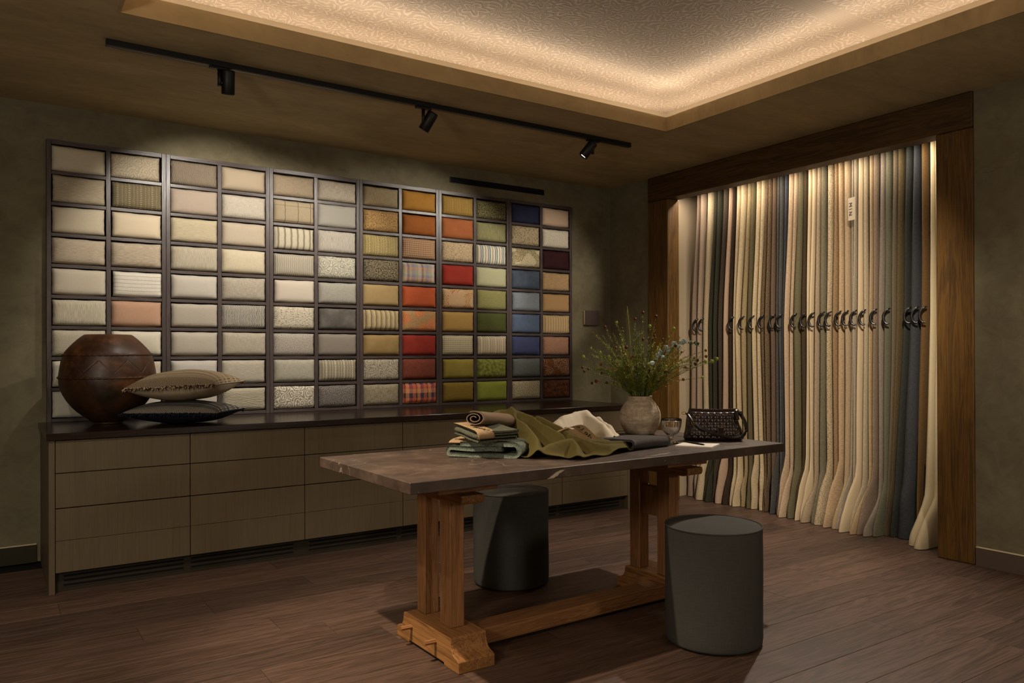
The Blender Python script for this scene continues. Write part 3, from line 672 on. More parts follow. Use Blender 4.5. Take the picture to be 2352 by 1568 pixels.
for side, (x0, x1) in enumerate(((-.805, -.625), (.595, .790))):
    xc = (x0+x1)/2; sgn = -1 if side == 0 else 1
    ft = foot_mesh(xc, x1-x0).build('foot', M_TRY, tb, bevel=.003)
    for y in (.135, -.09):
        px = x0 if side == 0 else x1
        MB().tube([(px, y, .082), (px+sgn*.055, y, .084)], .0105, 6, smooth=False).build('peg', M_TRX, ft)
    for y0, y1 in ((.115, .195), (-.115, -.020)):
        pc_ = xc+(.006 if side == 0 else -.045)
        MB().box(pc_-.036, y0, .1305, pc_+.036, y1, .694, .003).build('post', M_TR, tb)
    cx = xc+(.006 if side == 0 else -.045)
    # shaped cap beam: rounded underside at its ends
    m = MB(); pr = [(-.285, .725), (-.284, .712), (-.275, .700), (-.25, .6945), (.25, .6945), (.275, .700), (.284, .712), (.285, .725), (.280, .738), (-.280, .738)]
    n = len(pr)
    for x in (cx-.078, cx+.036):
        for (y, z) in pr: m.v.append((x, y, z))
    for k in range(n): m.face((k, n+k, n+(k+1) % n, (k+1) % n))
    m.face(range(n)); m.face([n+k for k in range(n)][::-1])
    m.build('cap_beam', M_TRY, tb, bevel=.003)
    MB().box(cx-.15, -.215, .7385, cx+.15, .215, .8035, .004).build('bolster', M_TRX, tb)
    if side == 1: MB().box(cx-.02, -.0195, .44, cx+.02, .1145, .60, .003).build('wedge_block', M_TR, tb)
MB().box(-.6245, -.112, .022, .5945, .012, .096, .004).build('stretcher', M_TRX, tb)
# ------------------------------------------------------------------ pouffes
def pouf(loc, label, seed):
    o = empty('pouffe', loc, label, 'stool', 'cylindrical pouffes at the table')
    r = random.Random(seed)
    mt = fabric('pouf_cloth_%d' % seed, '#4c4a46', '#393833', 'plain', 1.0, None, .25)
    R, Hh = .221, .535
    m = MB()
    prof = [(R*.93, .004), (R*.985, .012), (R, .035), (R, .15), (R*.998, .3), (R, .42), (R, Hh-.012), (R*.992, Hh-.003)]
    def f(u, v):
        k = v*(len(prof)-1); i = min(int(k), len(prof)-2); t_ = k-i
        rr, z = lerp(prof[i][0], prof[i+1][0], t_), lerp(prof[i][1], prof[i+1][1], t_)
        a = 2*PI*u; rr += .0012*math.sin(3*a+seed)*math.sin(z*14)
        return (rr*math.cos(a), rr*math.sin(a), z)
    m.grid(f, 64, 21, cu=True, uv=lambda u, v: (u*1.39, v*.53))
    m.face([i for i in range(64)][::-1])
    m.build('body', mt, o)
    m = MB()
    def g(u, v):
        a = 2*PI*u; rr = R*.985*(1-v); z = Hh-.001+.020*(1-(1-v)**3.2)
        z += .0018*math.sin(2*a+seed)*(1-v)*v*4
        return (rr*math.cos(a), rr*math.sin(a), z)
    m.grid(g, 64, 12, cu=True, uv=lambda u, v: ((1-v)*R*math.cos(2*PI*u), (1-v)*R*math.sin(2*PI*u)))
    m.build('seat', mt, o)
    m = MB(); ring_ = [(R*.993*math.cos(2*PI*k/64), R*.993*math.sin(2*PI*k/64), Hh) for k in range(65)]
    m.tube(ring_, .0042, 6, caps=False).build('piping', mt, o)
    return o
pouf((-2.612, -2.115, 0), 'dark grey-green pouffe behind the table, beside its left trestle', 3)
pouf((-2.352, -3.425, 0), 'dark grey-green pouffe in front of the table, near its right end', 8)
# ------------------------------------------------------------------ big jar
def jar_mat():
    t = T('glazed_earthenware', .33, .5); p = t.coord(); x, y, z = t.sep(p)
    a = t.noise(p, 4, 5, .6, .8); b = t.noise(p, 30, 3)
    col = t.ramp(t.math('ADD', t.math('MULTIPLY', a, .75), t.math('MULTIPLY', b, .25)), [(.33, H('#1f1006')), (.52, H('#40240f')), (.68, H('#6b3f1a'))])
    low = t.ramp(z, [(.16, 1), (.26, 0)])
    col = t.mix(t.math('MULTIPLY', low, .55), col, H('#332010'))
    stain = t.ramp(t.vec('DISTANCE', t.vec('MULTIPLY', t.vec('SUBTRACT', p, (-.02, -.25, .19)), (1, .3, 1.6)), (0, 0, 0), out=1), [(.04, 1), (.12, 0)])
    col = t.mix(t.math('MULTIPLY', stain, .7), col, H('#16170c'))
    th = t.math('ARCTAN2', y, x)
    tri = t.math('ABSOLUTE', t.math('SUBTRACT', t.math('FRACT', t.math('MULTIPLY', th, 1.59)), .5))
    zz = t.math('ABSOLUTE', t.math('SUBTRACT', z, t.math('ADD', .325, t.math('MULTIPLY', tri, .16))))
    inc = t.math('MULTIPLY', t.ramp(zz, [(.002, 1), (.005, 0)]), t.math('MULTIPLY', t.math('GREATER_THAN', z, .325), t.math('LESS_THAN', z, .405)))
    hatch = t.math('MULTIPLY', t.math('GREATER_THAN', t.math('SINE', t.math('ADD', t.math('MULTIPLY', th, 60.0), t.math('MULTIPLY', t.math('SINE', t.math('MULTIPLY', th, 5.0)), 12.0))), .3), t.math('GREATER_THAN', z, .465))
    hatch = t.math('MULTIPLY', hatch, t.math('LESS_THAN', z, .53))
    g = t.math('ADD', inc, t.math('MULTIPLY', hatch, .6))
    col = t.mix(t.math('MULTIPLY', g, .45), col, H('#1c0d05'))
    h = t.math('SUBTRACT', t.math('MULTIPLY', b, .35), g)
    return t.done(col, t.bump(h, .5, .003), t.math('ADD', .30, t.math('MULTIPLY', b, .3)))
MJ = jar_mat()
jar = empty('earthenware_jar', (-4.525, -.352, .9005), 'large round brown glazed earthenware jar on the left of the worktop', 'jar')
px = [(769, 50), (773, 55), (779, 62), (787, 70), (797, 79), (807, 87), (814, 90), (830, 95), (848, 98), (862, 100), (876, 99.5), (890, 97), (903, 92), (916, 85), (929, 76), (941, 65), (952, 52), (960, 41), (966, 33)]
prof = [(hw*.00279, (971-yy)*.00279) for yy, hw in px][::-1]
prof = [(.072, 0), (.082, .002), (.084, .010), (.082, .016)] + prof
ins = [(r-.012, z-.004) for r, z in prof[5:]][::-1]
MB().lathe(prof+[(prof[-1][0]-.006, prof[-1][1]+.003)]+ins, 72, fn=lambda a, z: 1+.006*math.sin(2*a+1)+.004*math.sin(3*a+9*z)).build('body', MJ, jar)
for zc, rr in ((.4395, .2515), (.298, .2795)):
    m = MB(); n = 150; pts = []
    for k in range(n+1):
        a = 2*PI*k/n; R = rr*(1+.006*math.sin(2*a+1)+.004*math.sin(3*a+9*zc)); pts.append((R*math.cos(a), R*math.sin(a), zc+.004*math.sin(a+.5)))
    b0 = len(m.v); m.tube(pts, [.0062+.0022*math.sin(k*2.1) for k in range(n+1)], 7, caps=False).build('rope_band', MJ, jar)
# ------------------------------------------------------------------ throw cushions
def cushion(name, loc, rz, lx, ly, th, tilt, cols, label, dark):
    o = empty(name, loc, label, 'cushion', None, rz); o.rotation_euler = (tilt[0], tilt[1], rz)
    t = T(name+'_weave', .95, .1); uv = t.coord('UV'); u, v, _ = t.sep(uv)
    base, line, mid = [H(c) for c in cols[:3]]
    lin = t.math('MULTIPLY', t.math('ADD', t.noise(t.scaled(uv, 30, 380, 1), 1, 2), t.noise(t.scaled(uv, 380, 30, 1), 1, 2)), .5)
    f = t.math('FRACT', t.math('MULTIPLY', v, 7.2))
    zig = t.math('SINE', t.math('ADD', t.math('MULTIPLY', u, 720.0), t.math('MULTIPLY', t.math('ABSOLUTE', t.math('SINE', t.math('MULTIPLY', v, 480.0))), 3.2)))
    zig = t.math('GREATER_THAN', zig, .1)
    lane = t.ramp(f, [(0, 1), (.34, 0), (.40, .6), (.44, 0), (.50, .6), (.54, 0), (.62, 1), (.84, 0)], 'CONSTANT')
    k = t.math('MULTIPLY', lane, t.math('MAXIMUM', zig, t.math('LESS_THAN', lane, .7)))
    col = t.mix(t.ramp(lin, [(.35, 0), (.65, 1)]), base, mid); col = t.mix(k, col, line)
    mt = t.done(col, t.bump(t.math('ADD', lin, t.math('MULTIPLY', k, .5)), .6, .004))
    mb = fabric(name+'_back', cols[3], cols[4], 'linen', 1, None, .25)
    def shp(u, v, s):
        a, c = 2*u-1, 2*v-1
        pin = .075
        x = a*lx/2*(1-pin*(1-c*c)*abs(a)**3); y = c*ly/2*(1-pin*(1-a*a)*abs(c)**3)
        q = max(0, (1-abs(a)**2.1))*max(0, (1-abs(c)**2.1))
        z = s*th/2*(q**.46)+.004*math.sin(5*a+2)*math.sin(4*c)*q - .012*(1-q)*0
        return (x, y, z)
    m = MB(); m.grid(lambda u, v: shp(u, v, 1), 32, 32, uv=lambda u, v: (u*lx, v*ly)); m.build('front_cover', mt, o)
    m = MB(); m.grid(lambda u, v: shp(u, v, -1), 32, 32, uv=lambda u, v: (u*lx, v*ly), flip=True); m.build('back_cover', mb, o)
    # fringes on the two short woven edges
    mf = [plain(name+'_fringe_a', cols[5], .95), plain(name+'_fringe_b', cols[6], .95)]
    fr = MB(); rr = random.Random(len(name))
    def tuft(p, d):
        fr.cur = 1 if rr.random() < .45 else 0
        L = rr.uniform(.014, .026); e = Vector(d)+Vector((rr.uniform(-.6, .6), rr.uniform(-.6, .6), rr.uniform(-.9, .5)))
        e.normalize(); p = Vector(p); fr.tube([p-e*.004, p+e*L*.6, p+e*L+Vector((0, 0, -.004))], [.0032, .0028, .0012], 4, caps=False)
    for k in range(420):
        u = k/419
        tuft(shp(u, 0, 0), (0, -1, 0)); 
        tuft(shp(u, 1, 0), (0, 1, 0))
    f_ = fr.build('fringe', mf, o); f_['kind'] = 'stuff'
    ed = [shp(0, k/40, 0) for k in range(41)]; ed2 = [shp(1, k/40, 0) for k in range(41)]
    MB().tube(ed, .0028, 6).build('seam_cord', mb, o); MB().tube(ed2, .0028, 6).build('seam_cord', mb, o)
    return o
cushion('throw_cushion', (-4.115, -.585, .974), math.radians(-34), .60, .47, .146, (0, 0), ['#23232a', '#8d8574', '#2c2c34', '#15161f', '#1e2029', '#0c0d14', '#17182a'], 'navy and grey woven cushion with dark fringe, lower of the two on the worktop', True)
cushion('throw_cushion', (-4.100, -.570, 1.143), math.radians(-35), .57, .50, .198, (math.radians(1), math.radians(-2.5)), ['#98866c', '#43352a', '#8a785e', '#ab9a7e', '#9c8b70', '#3d2c1e', '#b09c7c'], 'beige and brown striped cushion with frayed fringe, on top of the navy one', False)
# ------------------------------------------------------------------ cloths on the table
def ribbon(path, th, depth, ny, jit=.002, seed=0, wav=.0):
    """sheet of thickness th following path (x,z), extruded along y"""
    P = [Vector((p[0], p[1])) for p in path]; n = len(P); N = []
    for i in range(n):
        t_ = (P[min(i+1, n-1)]-P[max(i-1, 0)]).normalized(); N.append(Vector((-t_.y, t_.x)))
    cum = [0]
    for i in range(1, n): cum.append(cum[-1]+(P[i]-P[i-1]).length)
    loop = [(P[i]+N[i]*th/2, cum[i]) for i in range(n)] + [(P[i]-N[i]*th/2, cum[i]+.5) for i in range(n-1, -1, -1)]
    m = MB(); k = len(loop)
    def f(u, v):
        i = round(u*k) % k; p, c = loop[i]; y = (v-.5)*depth
        q = Vector((p.x*9, y*9, p.y*9+seed))
        d = mnoise.noise_vector(q)*jit*4 + mnoise.noise_vector(q*6)*jit
        return (p.x+d.x, y+d.y*(1.5 if v in (0, 1) else .5)+wav*math.sin(11*p.x+seed)*(1 if v > .5 else -1)*abs(2*v-1), max(.001, p.y+d.z*.6))
    b = len(m.v); m.grid(f, k, ny, cu=True, uv=lambda u, v: (loop[round(u*k) % k][1], v*depth))
    for j in (0, ny):
        o = j*k
        for i in range(n-1):
            q = (o+i, o+i+1, o+k-2-i, o+k-1-i)
            m.face(q if j == 0 else q[::-1], True)
    return m
def arc(cx, cz, r, a0, a1, n): return [(cx+r*math.cos(lerp(a0, a1, k/n)), cz+r*math.sin(lerp(a0, a1, k/n))) for k in range(n+1)]
def line(x0, z0, x1, z1, n): return [(lerp(x0, x1, k/n), lerp(z0, z1, k/n)) for k in range(n+1)]
M_INK = plain('ink', '#0c0a08', .7)
M_TAPE = fabric('tan_tape', '#a98a62', '#94764f', 'linen', .7, None, .25)
# (a) thick blue-grey folded cloth
path = line(.10, .040, -.135, .042, 8) + arc(-.14, .0265, .015, PI/2, 3*PI/2, 7) + line(-.13, .0115, .15, .0115, 10) + arc(.155, .036, .0245, -PI/2, PI/2, 8) + line(.15, .0605, -.10, .0635, 9)
ca = empty('folded_cloth', (-3.155, -2.745, TZ), 'thick blue-grey boucle cloth folded at the bottom left of the pile', 'cloth', None, math.radians(-47))
ribbon(path, .020, .27, 14, .0030, 3, .003).build('fabric', fabric('bluegrey_boucle', '#77806f', '#4a5149', 'boucle', .6, None, 1.0, .9, .1, 'Object'), ca)
# (b) grey-green cloth folded on it, with tape label
cb = empty('folded_cloth', (-3.20, -2.80, TZ+.072), 'grey-green textured cloth folded on the blue-grey one, tan tape label', 'cloth', None, math.radians(4)); cb.rotation_euler = (math.radians(7), 0, math.radians(2)); cb.location.z += .014
path = line(-.115, .008, .085, .008, 8) + arc(.085, .0155, .0075, -PI/2, PI/2, 5) + line(.08, .023, -.11, .0225, 8) + arc(-.11, .030, .0075, 3*PI/2, PI/2, 5)[0:] + line(-.105, .0375, .095, .0385, 8) + arc(.10, .0305, .0185, -.9, PI/2, 6)[5:] + line(.095, .050, -.115, .052, 8)
ribbon(path, .0085, .20, 12, .0026, 8, .006).build('fabric', fabric('greygreen_cloth', '#6b6a55', '#3a3a2e', 'boucle', .55, None, 1.0, .9, .1, 'Object'), cb)
# tape wrapped over its left part
def tape(parent, x0, x1, prof, mat):
    m = MB(); n = len(prof)-1
    m.grid(lambda u, v: (lerp(x0, x1, u)+.002*math.sin(9*v), prof[round(v*n)][0], prof[round(v*n)][1]), 6, n, uv=lambda u, v: (u*.1, v*.2))
    return m.build('label_tape', mat, parent, thick=.0016)
tp = tape(cb, -.128, -.035, [(.10, .060), (.04, .0605), (-.04, .0605), (-.085, .060), (-.101, .055), (-.107, .045), (-.108, .034), (-.106, .024)], M_TAPE)
lettering('Cuona', .036, M_INK, tp, Matrix.Translation((-.080, -.066, .0624)) @ Matrix.Rotation(math.radians(108), 4, 'Z'), .25)
# second tape of the lower cloth, sticking out on the left
tp = tape(ca, -.165, -.055, [(.12, .0765), (.05, .0765), (-.02, .0765), (-.06, .0762), (-.10, .0745), (-.125, .067)], M_TAPE)
tp.location = (0, 0, 0)
lettering('Cuona', .036, M_INK, tp, Matrix.Translation((-.12, -.045, .0785)) @ Matrix.Rotation(math.radians(52), 4, 'Z'), .25)
# (c) taupe roll
cr = empty('fabric_roll', (-3.135, -2.725, TZ+.132), 'taupe wool cloth loosely rolled on top of the folded pile', 'cloth roll', None, math.radians(-58))
sp = []
for k in range(64):
    a = .4+k/63*5.2*PI/1.15; r = .008+.030*k/63
    sp.append((r*1.35*math.cos(a), .033+r*.95*math.sin(a)*.95))
ribbon(sp, .0045, .36, 12, .001, 5).build('fabric', fabric('taupe_wool', '#7c6650', '#68543f', 'plain', 1, None, .2, .9, .1, 'Object'), cr)
cr.rotation_euler = (math.radians(-6), 0, math.radians(-58)); 
# draped heaps ----------------------------------------------------
def ridge_h(x, y, ridges):
    h = 0
    for pts, wd in ridges:
        best = 0
        for (a, b) in zip(pts, pts[1:]):
            dx, dy = b[0]-a[0], b[1]-a[1]; L = dx*dx+dy*dy
            t_ = max(0, min(1, ((x-a[0])*dx+(y-a[1])*dy)/L)); px_, py_ = a[0]+dx*t_, a[1]+dy*t_
            d = math.hypot(x-px_, y-py_); hh = lerp(a[2], b[2], t_)
            val = hh*math.exp(-(d/wd)**2)
            best = max(best, val)
        h = (h**4+best**4)**.25
    return h
def polyl(P, t):
    d = [0]
    for a, b in zip(P, P[1:]): d.append(d[-1]+math.hypot(b[0]-a[0], b[1]-a[1]))
    s = t*d[-1]
    for i in range(len(P)-1):
        if s <= d[i+1] or i == len(P)-2:
            k = (s-d[i])/(d[i+1]-d[i]); return (lerp(P[i][0], P[i+1][0], k), lerp(P[i][1], P[i+1][1], k))
def drape(front, back, ridges, nu, nv, seed, hem=.006, crease=.006, lift=0.0):
    m = MB()
    def f(u, v):
        a, b = polyl(front, u), polyl(back, u); x, y = lerp(a[0], b[0], v), lerp(a[1], b[1], v)
        q = Vector((x*7, y*7, seed)); wob = mnoise.noise_vector(q)*.012; x += wob.x; y += wob.y
        e = min(u, 1-u, v, 1-v)
        h = ridge_h(x, y, ridges)
        h += crease*(mnoise.noise(Vector((x*16, y*16, seed+4)))+.6*abs(mnoise.noise(Vector((x*30, y*22, seed)))))*min(1, e*8)
        h += hem*(.6+.6*math.sin(u*23+seed))*(1-min(1, e*12))
        return (x, y, max(.004, h+.006))
    m.grid(f, nu, nv, uv=lambda u, v: (u*.8, v*.6)); return m
Rh_ = Vector((RT.x, RT.y, 0)).normalized()
co = empty('draped_cloth', (0, 0, TZ), 'olive green wool cloth draped in loose folds across the table', 'cloth')
OR = [([(-3.05, -2.60, .13), (-2.93, -2.58, .15), (-2.84, -2.66, .12), (-2.80, -2.80, .08)], .085),
      ([(-3.05, -2.60, .165), (-2.98, -2.56, .175), (-2.90, -2.62, .168), (-2.86, -2.68, .152), (-2.87, -2.82, .120), (-2.86, -2.93, .088)], .032),
      ([(-2.93, -2.60, .158), (-2.94, -2.72, .135), (-2.98, -2.84, .11), (-3.02, -2.95, .08), (-3.08, -3.04, .035)], .028),
      ([(-2.83, -2.69, .15), (-2.78, -2.80, .11), (-2.77, -2.90, .08)], .028),
      ([(-3.06, -3.03, .03), (-3.01, -3.03, .055), (-2.935, -3.03, .072), (-2.87, -3.03, .074), (-2.90, -3.10, .055), (-2.945, -3.17, .015)], .026),
      ([(-2.81, -2.92, .085), (-2.78, -2.99, .070), (-2.76, -3.05, .052), (-2.70, -3.085, .042), (-2.58, -3.055, .036)], .026),
      ([(-2.72, -2.97, .055), (-2.62, -2.985, .048), (-2.52, -3.0, .036)], .024),
      ([(-2.70, -2.76, .10), (-2.62, -2.84, .06), (-2.55, -2.90, .04)], .04)]
drape([(-3.13, -2.92), (-3.10, -3.03), (-2.99, -3.10), (-2.93, -3.185), (-2.72, -3.12), (-2.50, -3.045)],
      [(-3.12, -2.50), (-2.98, -2.46), (-2.78, -2.50), (-2.62, -2.62), (-2.50, -2.78), (-2.455, -2.95)], OR, 130, 86, 2, .010, .004).build('fabric', fabric('olive_wool', '#625626', '#4c431c', 'plain', .7, None, .35), co, thick=.004)
cw = empty('linen_cloth', (0, 0, TZ), 'crumpled white linen cloth heaped behind the olive one, tan tape', 'cloth')
WR = [([(-2.70, -2.64, .100), (-2.60, -2.60, .142), (-2.49, -2.58, .158), (-2.42, -2.58, .165), (-2.36, -2.60, .12)], .075),
      ([(-2.44, -2.62, .14), (-2.42, -2.72, .11), (-2.44, -2.80, .05)], .05),
      ([(-2.37, -2.63, .115), (-2.36, -2.71, .085), (-2.37, -2.77, .04)], .035),
      ([(-2.31, -2.64, .065), (-2.32, -2.72, .04)], .03)]
drape([(-2.79, -2.66), (-2.72, -2.76), (-2.60, -2.82), (-2.46, -2.84), (-2.37, -2.78), (-2.285, -2.70)],
      [(-2.76, -2.54), (-2.66, -2.48), (-2.50, -2.46), (-2.40, -2.48), (-2.31, -2.53), (-2.27, -2.60)], WR, 64, 44, 9, .006, .009).build('fabric', fabric('white_linen', '#cfc2ac', '#bcae96', 'plain', 1, None, .2), cw, thick=.003)
# its tan tape, folded in a loop at the front
cl = spline([(-2.86, -2.83, .085), (-2.79, -2.845, .108), (-2.735, -2.855, .114), (-2.69, -2.86, .085), (-2.645, -2.87, .040), (-2.640, -2.878, .026), (-2.668, -2.878, .034), (-2.728, -2.865, .064), (-2.775, -2.850, .098)], 8)
wv = Rh_*.052+Vector((0, 0, .012))+Vector((.556, .831, 0))*.012
def tapef(u, v):
    p = cl[round(u*(len(cl)-1))]; return p+wv*v
m = MB(); m.grid(tapef, len(cl)-1, 4, uv=lambda u, v: (u*.3, v*.06)); tp = m.build('label_tape', M_TAPE, cw, thick=.0016)
cl2 = cl
def onTape(co_):
    s = 23.5 - co_.x/.0056      # along the outer face of the loop
    s = max(0, min(len(cl)-1.001, s)); i = int(s); p = cl[i].lerp(cl[i+1], s-i); d = (cl[i+1]-cl[i]).normalized()
    n = wv.cross(d).normalized()
    if n.dot(CAM-Vector((-2.7, -2.85, .9))) < 0: n = -n
    return p+wv*(.5+co_.y/.062)+n*.0024
lettering('de Le', .036, M_INK, tp, None, .3, onTape)
hemp = spline([(-2.80, -2.66, .030), (-2.76, -2.735, .026), (-2.70, -2.79, .030)], 6)
m = MB(); m.grid(lambda u, v: hemp[round(u*(len(hemp)-1))]+Vector((.012, .016, .022))*v, len(hemp)-1, 2, uv=lambda u, v: (u*.2, v*.04)); m.build('label_tape', M_TAPE, cw, thick=.0016)
# slate cloth folded flat on the right
cs = empty('folded_cloth', (-2.375, -2.93, TZ), 'slate grey linen cloth folded flat at the right end of the pile', 'cloth', None, math.radians(99))
path = line(.30, .040, .0, .054, 10) + arc(-.105, .0315, .022, PI/2, 3*PI/2, 8)[0:] + line(-.10, .0085, .26, .0085, 10)
path = line(.17, .036, -.05, .050, 9) + arc(-.085, .0295, .0205, PI/2, 3*PI/2, 8) + line(-.07, .009, .15, .009, 8)
ribbon(path, .011, .30, 12, .0022, 14, .004).build('fabric', fabric('slate_linen', '#514b48', '#3e3a38', 'slub', .6, None, .3, .9, .1, 'Object'), cs)
# ------------------------------------------------------------------ vase and flowers
def vase_mat():
    t = T('weathered_clay', .8, .2); p = t.coord()
    a = t.noise(t.scaled(p, 1, 1, 2), 9, 6, .7, .6); b = t.noise(p, 60, 4, .7); g = t.noise(t.scaled(p, 1, 1, 18), 5, 2)
    col = t.ramp(t.math('ADD', t.math('MULTIPLY', a, .6), t.math('MULTIPLY', b, .4)), [(.3, H('#84745f')), (.5, H('#b5a48e')), (.7, H('#d8cab6'))])
    col = t.mix(t.math('MULTIPLY', t.ramp(g, [(.45, 0), (.62, 1)]), .3), col, H('#6b5a48'))
    return t.done(col, t.bump(t.math('ADD', b, g), .25, .003))
MV = vase_mat()
va = empty('clay_vase', (-1.902, -2.455, TZ+.0005), 'round weathered grey-beige clay vase holding the flowers', 'vase')
px = [(997, 30), (996, 33), (990, 37), (980, 42.5), (968, 46), (956, 47), (945, 45.5), (935, 41), (927, 35), (921, 30), (917, 27.5), (914, 27.2), (912, 28), (910.5, 28)]
prof = [(hw*.00262, (998-yy)*.00262) for yy, hw in px]
ins = [(prof[-1][0]-.006, prof[-1][1]-.002), (.062, .20), (.075, .17), (.10, .12), (.09, .04), (.05, .012)]
MB().lathe(prof+ins, 56, fn=lambda a, z: 1+.005*math.sin(2*a)+.004*math.sin(3*a+20*z)).build('body', MV, va)
fl = empty('flower_arrangement', (-1.902, -2.455, TZ+.02), 'loose arrangement of green fern, seed pods and eucalyptus in the clay vase', 'flowers')
GR = [plain('stem_green', '#565c22', .6), plain('fern_olive', '#76802a', .6), plain('fern_dark', '#4a5620', .6), plain('fern_rust', '#9a5e2a', .6), plain('fern_yellow', '#a8a83c', .6)]
M_POD = plain('seed_pod_red', '#4c1c14', .5); M_POD2 = plain('seed_pod_brown', '#6a4420', .6); M_PODG = plain('seed_pod_green', '#7c8a34', .6)
M_EUC = plain('eucalyptus_leaf', '#a3b0a8', .55, .4); M_EUCG = plain('eucalyptus_green', '#3f5a30', .55, .4)
fr_ = random.Random(5)
Rh = Vector((RT.x, RT.y, 0)).normalized(); Dh = Vector((-Rh.y, Rh.x, 0))      # across and away, seen from the room
def stem_curve(a, b, h, droop=0.0):
    a0 = Vector((a[0]*.02, a[1]*.02, .03))
    tip = Rh*a[0]+Dh*a[1]+Vector((0, 0, h))
    mouth = Vector(tip.xy.to_3d()).normalized()*min(.05, tip.xy.length*.5)+Vector((0, 0, .205))
    pts = [a0, mouth, mouth.lerp(tip, .5)+Vector((0, 0, .03+droop)), tip]
    return spline(pts, 7)
def frond(m, pts, dens, L, wd, ci, start=.38):
    n = len(pts); 
    for k in range(dens):
        s = lerp(start, 1, k/dens)*(n-1); i = min(int(s), n-2); p = pts[i].lerp(pts[i+1], s-i); d = (pts[i+1]-pts[i]).normalized()
        for _ in range(2):
            e = Vector((fr_.uniform(-1, 1), fr_.uniform(-1, 1), fr_.uniform(-.5, .8))); e = (e-d*e.dot(d)).normalized(); e = (e*.85+d*.65).normalized()
            l = L*fr_.uniform(.5, 1.1)*(1-.55*(k/dens)); sd = e.cross(Vector((fr_.uniform(-1, 1), fr_.uniform(-1, 1), 1))).normalized()*wd
            b = len(m.v); m.cur = fr_.choice(ci)
            for q in (p, p+e*l*.5+sd, p+e*l, p+e*l*.5-sd): m.v.append(tuple(q))
            m.face((b, b+1, b+2, b+3))
specs = []
for k in range(120):
    ang = fr_.uniform(-1.25, 1.25); rad = fr_.uniform(.12, .36) if k > 22 else fr_.uniform(.3, .43)
    a = math.sin(ang)*rad; h = .23+math.cos(ang)*rad*fr_.uniform(.55, 1.1)+.02
    specs.append((a+.015, fr_.uniform(-.2, .22), h*1.12))
pods = []
for k, (a, b, h) in enumerate(specs):
    pts = stem_curve((a, b), None, h, fr_.uniform(-.01, .04)); m = MB(); m.cur = 0
    m.tube(pts, [lerp(.0022, .0009, i/(len(pts)-1)) for i in range(len(pts))], 5, caps=False)
    ci = fr_.choice([(1, 2), (1, 2, 4), (2, 1), (1, 3), (3, 1, 4), (2,), (1, 4)])
    frond(m, pts, fr_.randint(60, 110), fr_.uniform(.022, .050), fr_.uniform(.0007, .0016), ci)
    m.build('stem', GR, fl)
    if k % 2 == 0: pods.append(pts[-1])
EXP = [(-.345, -.05, .445), (-.335, 0, .36), (-.295, -.06, .29), (-.265, -.02, .30), (-.24, 0, .47), (-.23, .05, .40), (-.20, 0, .29), (.345, 0, .42), (.47, .02, .43), (.43, -.02, .415), (.37, -.03, .32), (.02, 0, .71), (.065, .03, .63), (-.10, 0, .54), (-.02, -.06, .45), (.10, -.05, .30), (.16, .05, .50), (.25, -.05, .31), (-.07, -.1, .44), (.03, -.12, .40)]
pods2 = []
for a, b, h in EXP:
    pts = stem_curve((a, b), None, h, .0); m = MB(); m.cur = 0
    m.tube(pts, [lerp(.002, .0010, i/(len(pts)-1)) for i in range(len(pts))], 5, caps=False); frond(m, pts, 22, .03, .0012, (1, 4), .5)
    m.build('stem', GR, fl); pods2.append(pts[-1])
def pod(p, mat, r, spiky):
    m = MB(); m.sphere(p, r, 10, 7, (1, 1, 1.15)); m.cur = 1
    for _ in range(34 if spiky else 12):
        e = Vector((fr_.gauss(0, 1), fr_.gauss(0, 1), fr_.gauss(0, 1))).normalized(); L = r*(2.3 if spiky else 1.9)
        sd = e.cross(Vector((.3, .5, 1))).normalized()*.0009; b = len(m.v)
        for q in (Vector(p)+sd, Vector(p)+e*L, Vector(p)-sd): m.v.append(tuple(q))
        m.face((b, b+1, b+2))
    m.build('seed_head', [mat, GR[4]], fl)
for k, p in enumerate(pods): pod(p, (M_POD, M_POD2, M_POD, M_PODG)[k % 4], fr_.uniform(.006, .010), k % 4 == 3)
for k, p in enumerate(pods2): pod(p, (M_PODG, M_POD, M_POD, M_POD, M_PODG, M_POD2, M_POD, M_PODG, M_PODG, M_PODG, M_PODG, M_POD)[k % 12], fr_.uniform(.008, .0105), (k % 12) in (0, 4, 7, 8, 9, 10))
# a yellow fern tip and the eucalyptus sprig
pts = stem_curve((-.075, .0), None, .75, .02); m = MB(); m.cur = 4; m.tube(pts, .0012, 5, caps=False)
for k in range(26):
    s = lerp(.55, 1, k/26)*(len(pts)-1); i = min(int(s), len(pts)-2); p = pts[i].lerp(pts[i+1], s-i)
    for sg in (-1, 1):
        e = (Rh*sg+Vector((0, 0, .8))).normalized(); l = .026*math.sin(PI*(k+3)/30); b = len(m.v)
        for q in (p, p+e*l*.5+Vector((0, 0, .0007)), p+e*l, p+e*l*.5-Vector((0, 0, .0007))): m.v.append(tuple(q))
        m.face((b, b+1, b+2, b+3))
m.build('fern_frond', GR, fl)
ep = spline([Vector((0, 0, .05)), Rh*.03-Dh*.04+Vector((0, 0, .24)), Rh*.07-Dh*.10+Vector((0, 0, .40)), Rh*.15-Dh*.11+Vector((0, 0, .49)), Rh*.25-Dh*.10+Vector((0, 0, .525)), Rh*.345-Dh*.08+Vector((0, 0, .505))], 8)
es = MB().tube(ep, .0016, 6).build('eucalyptus_sprig', GR[0], fl)
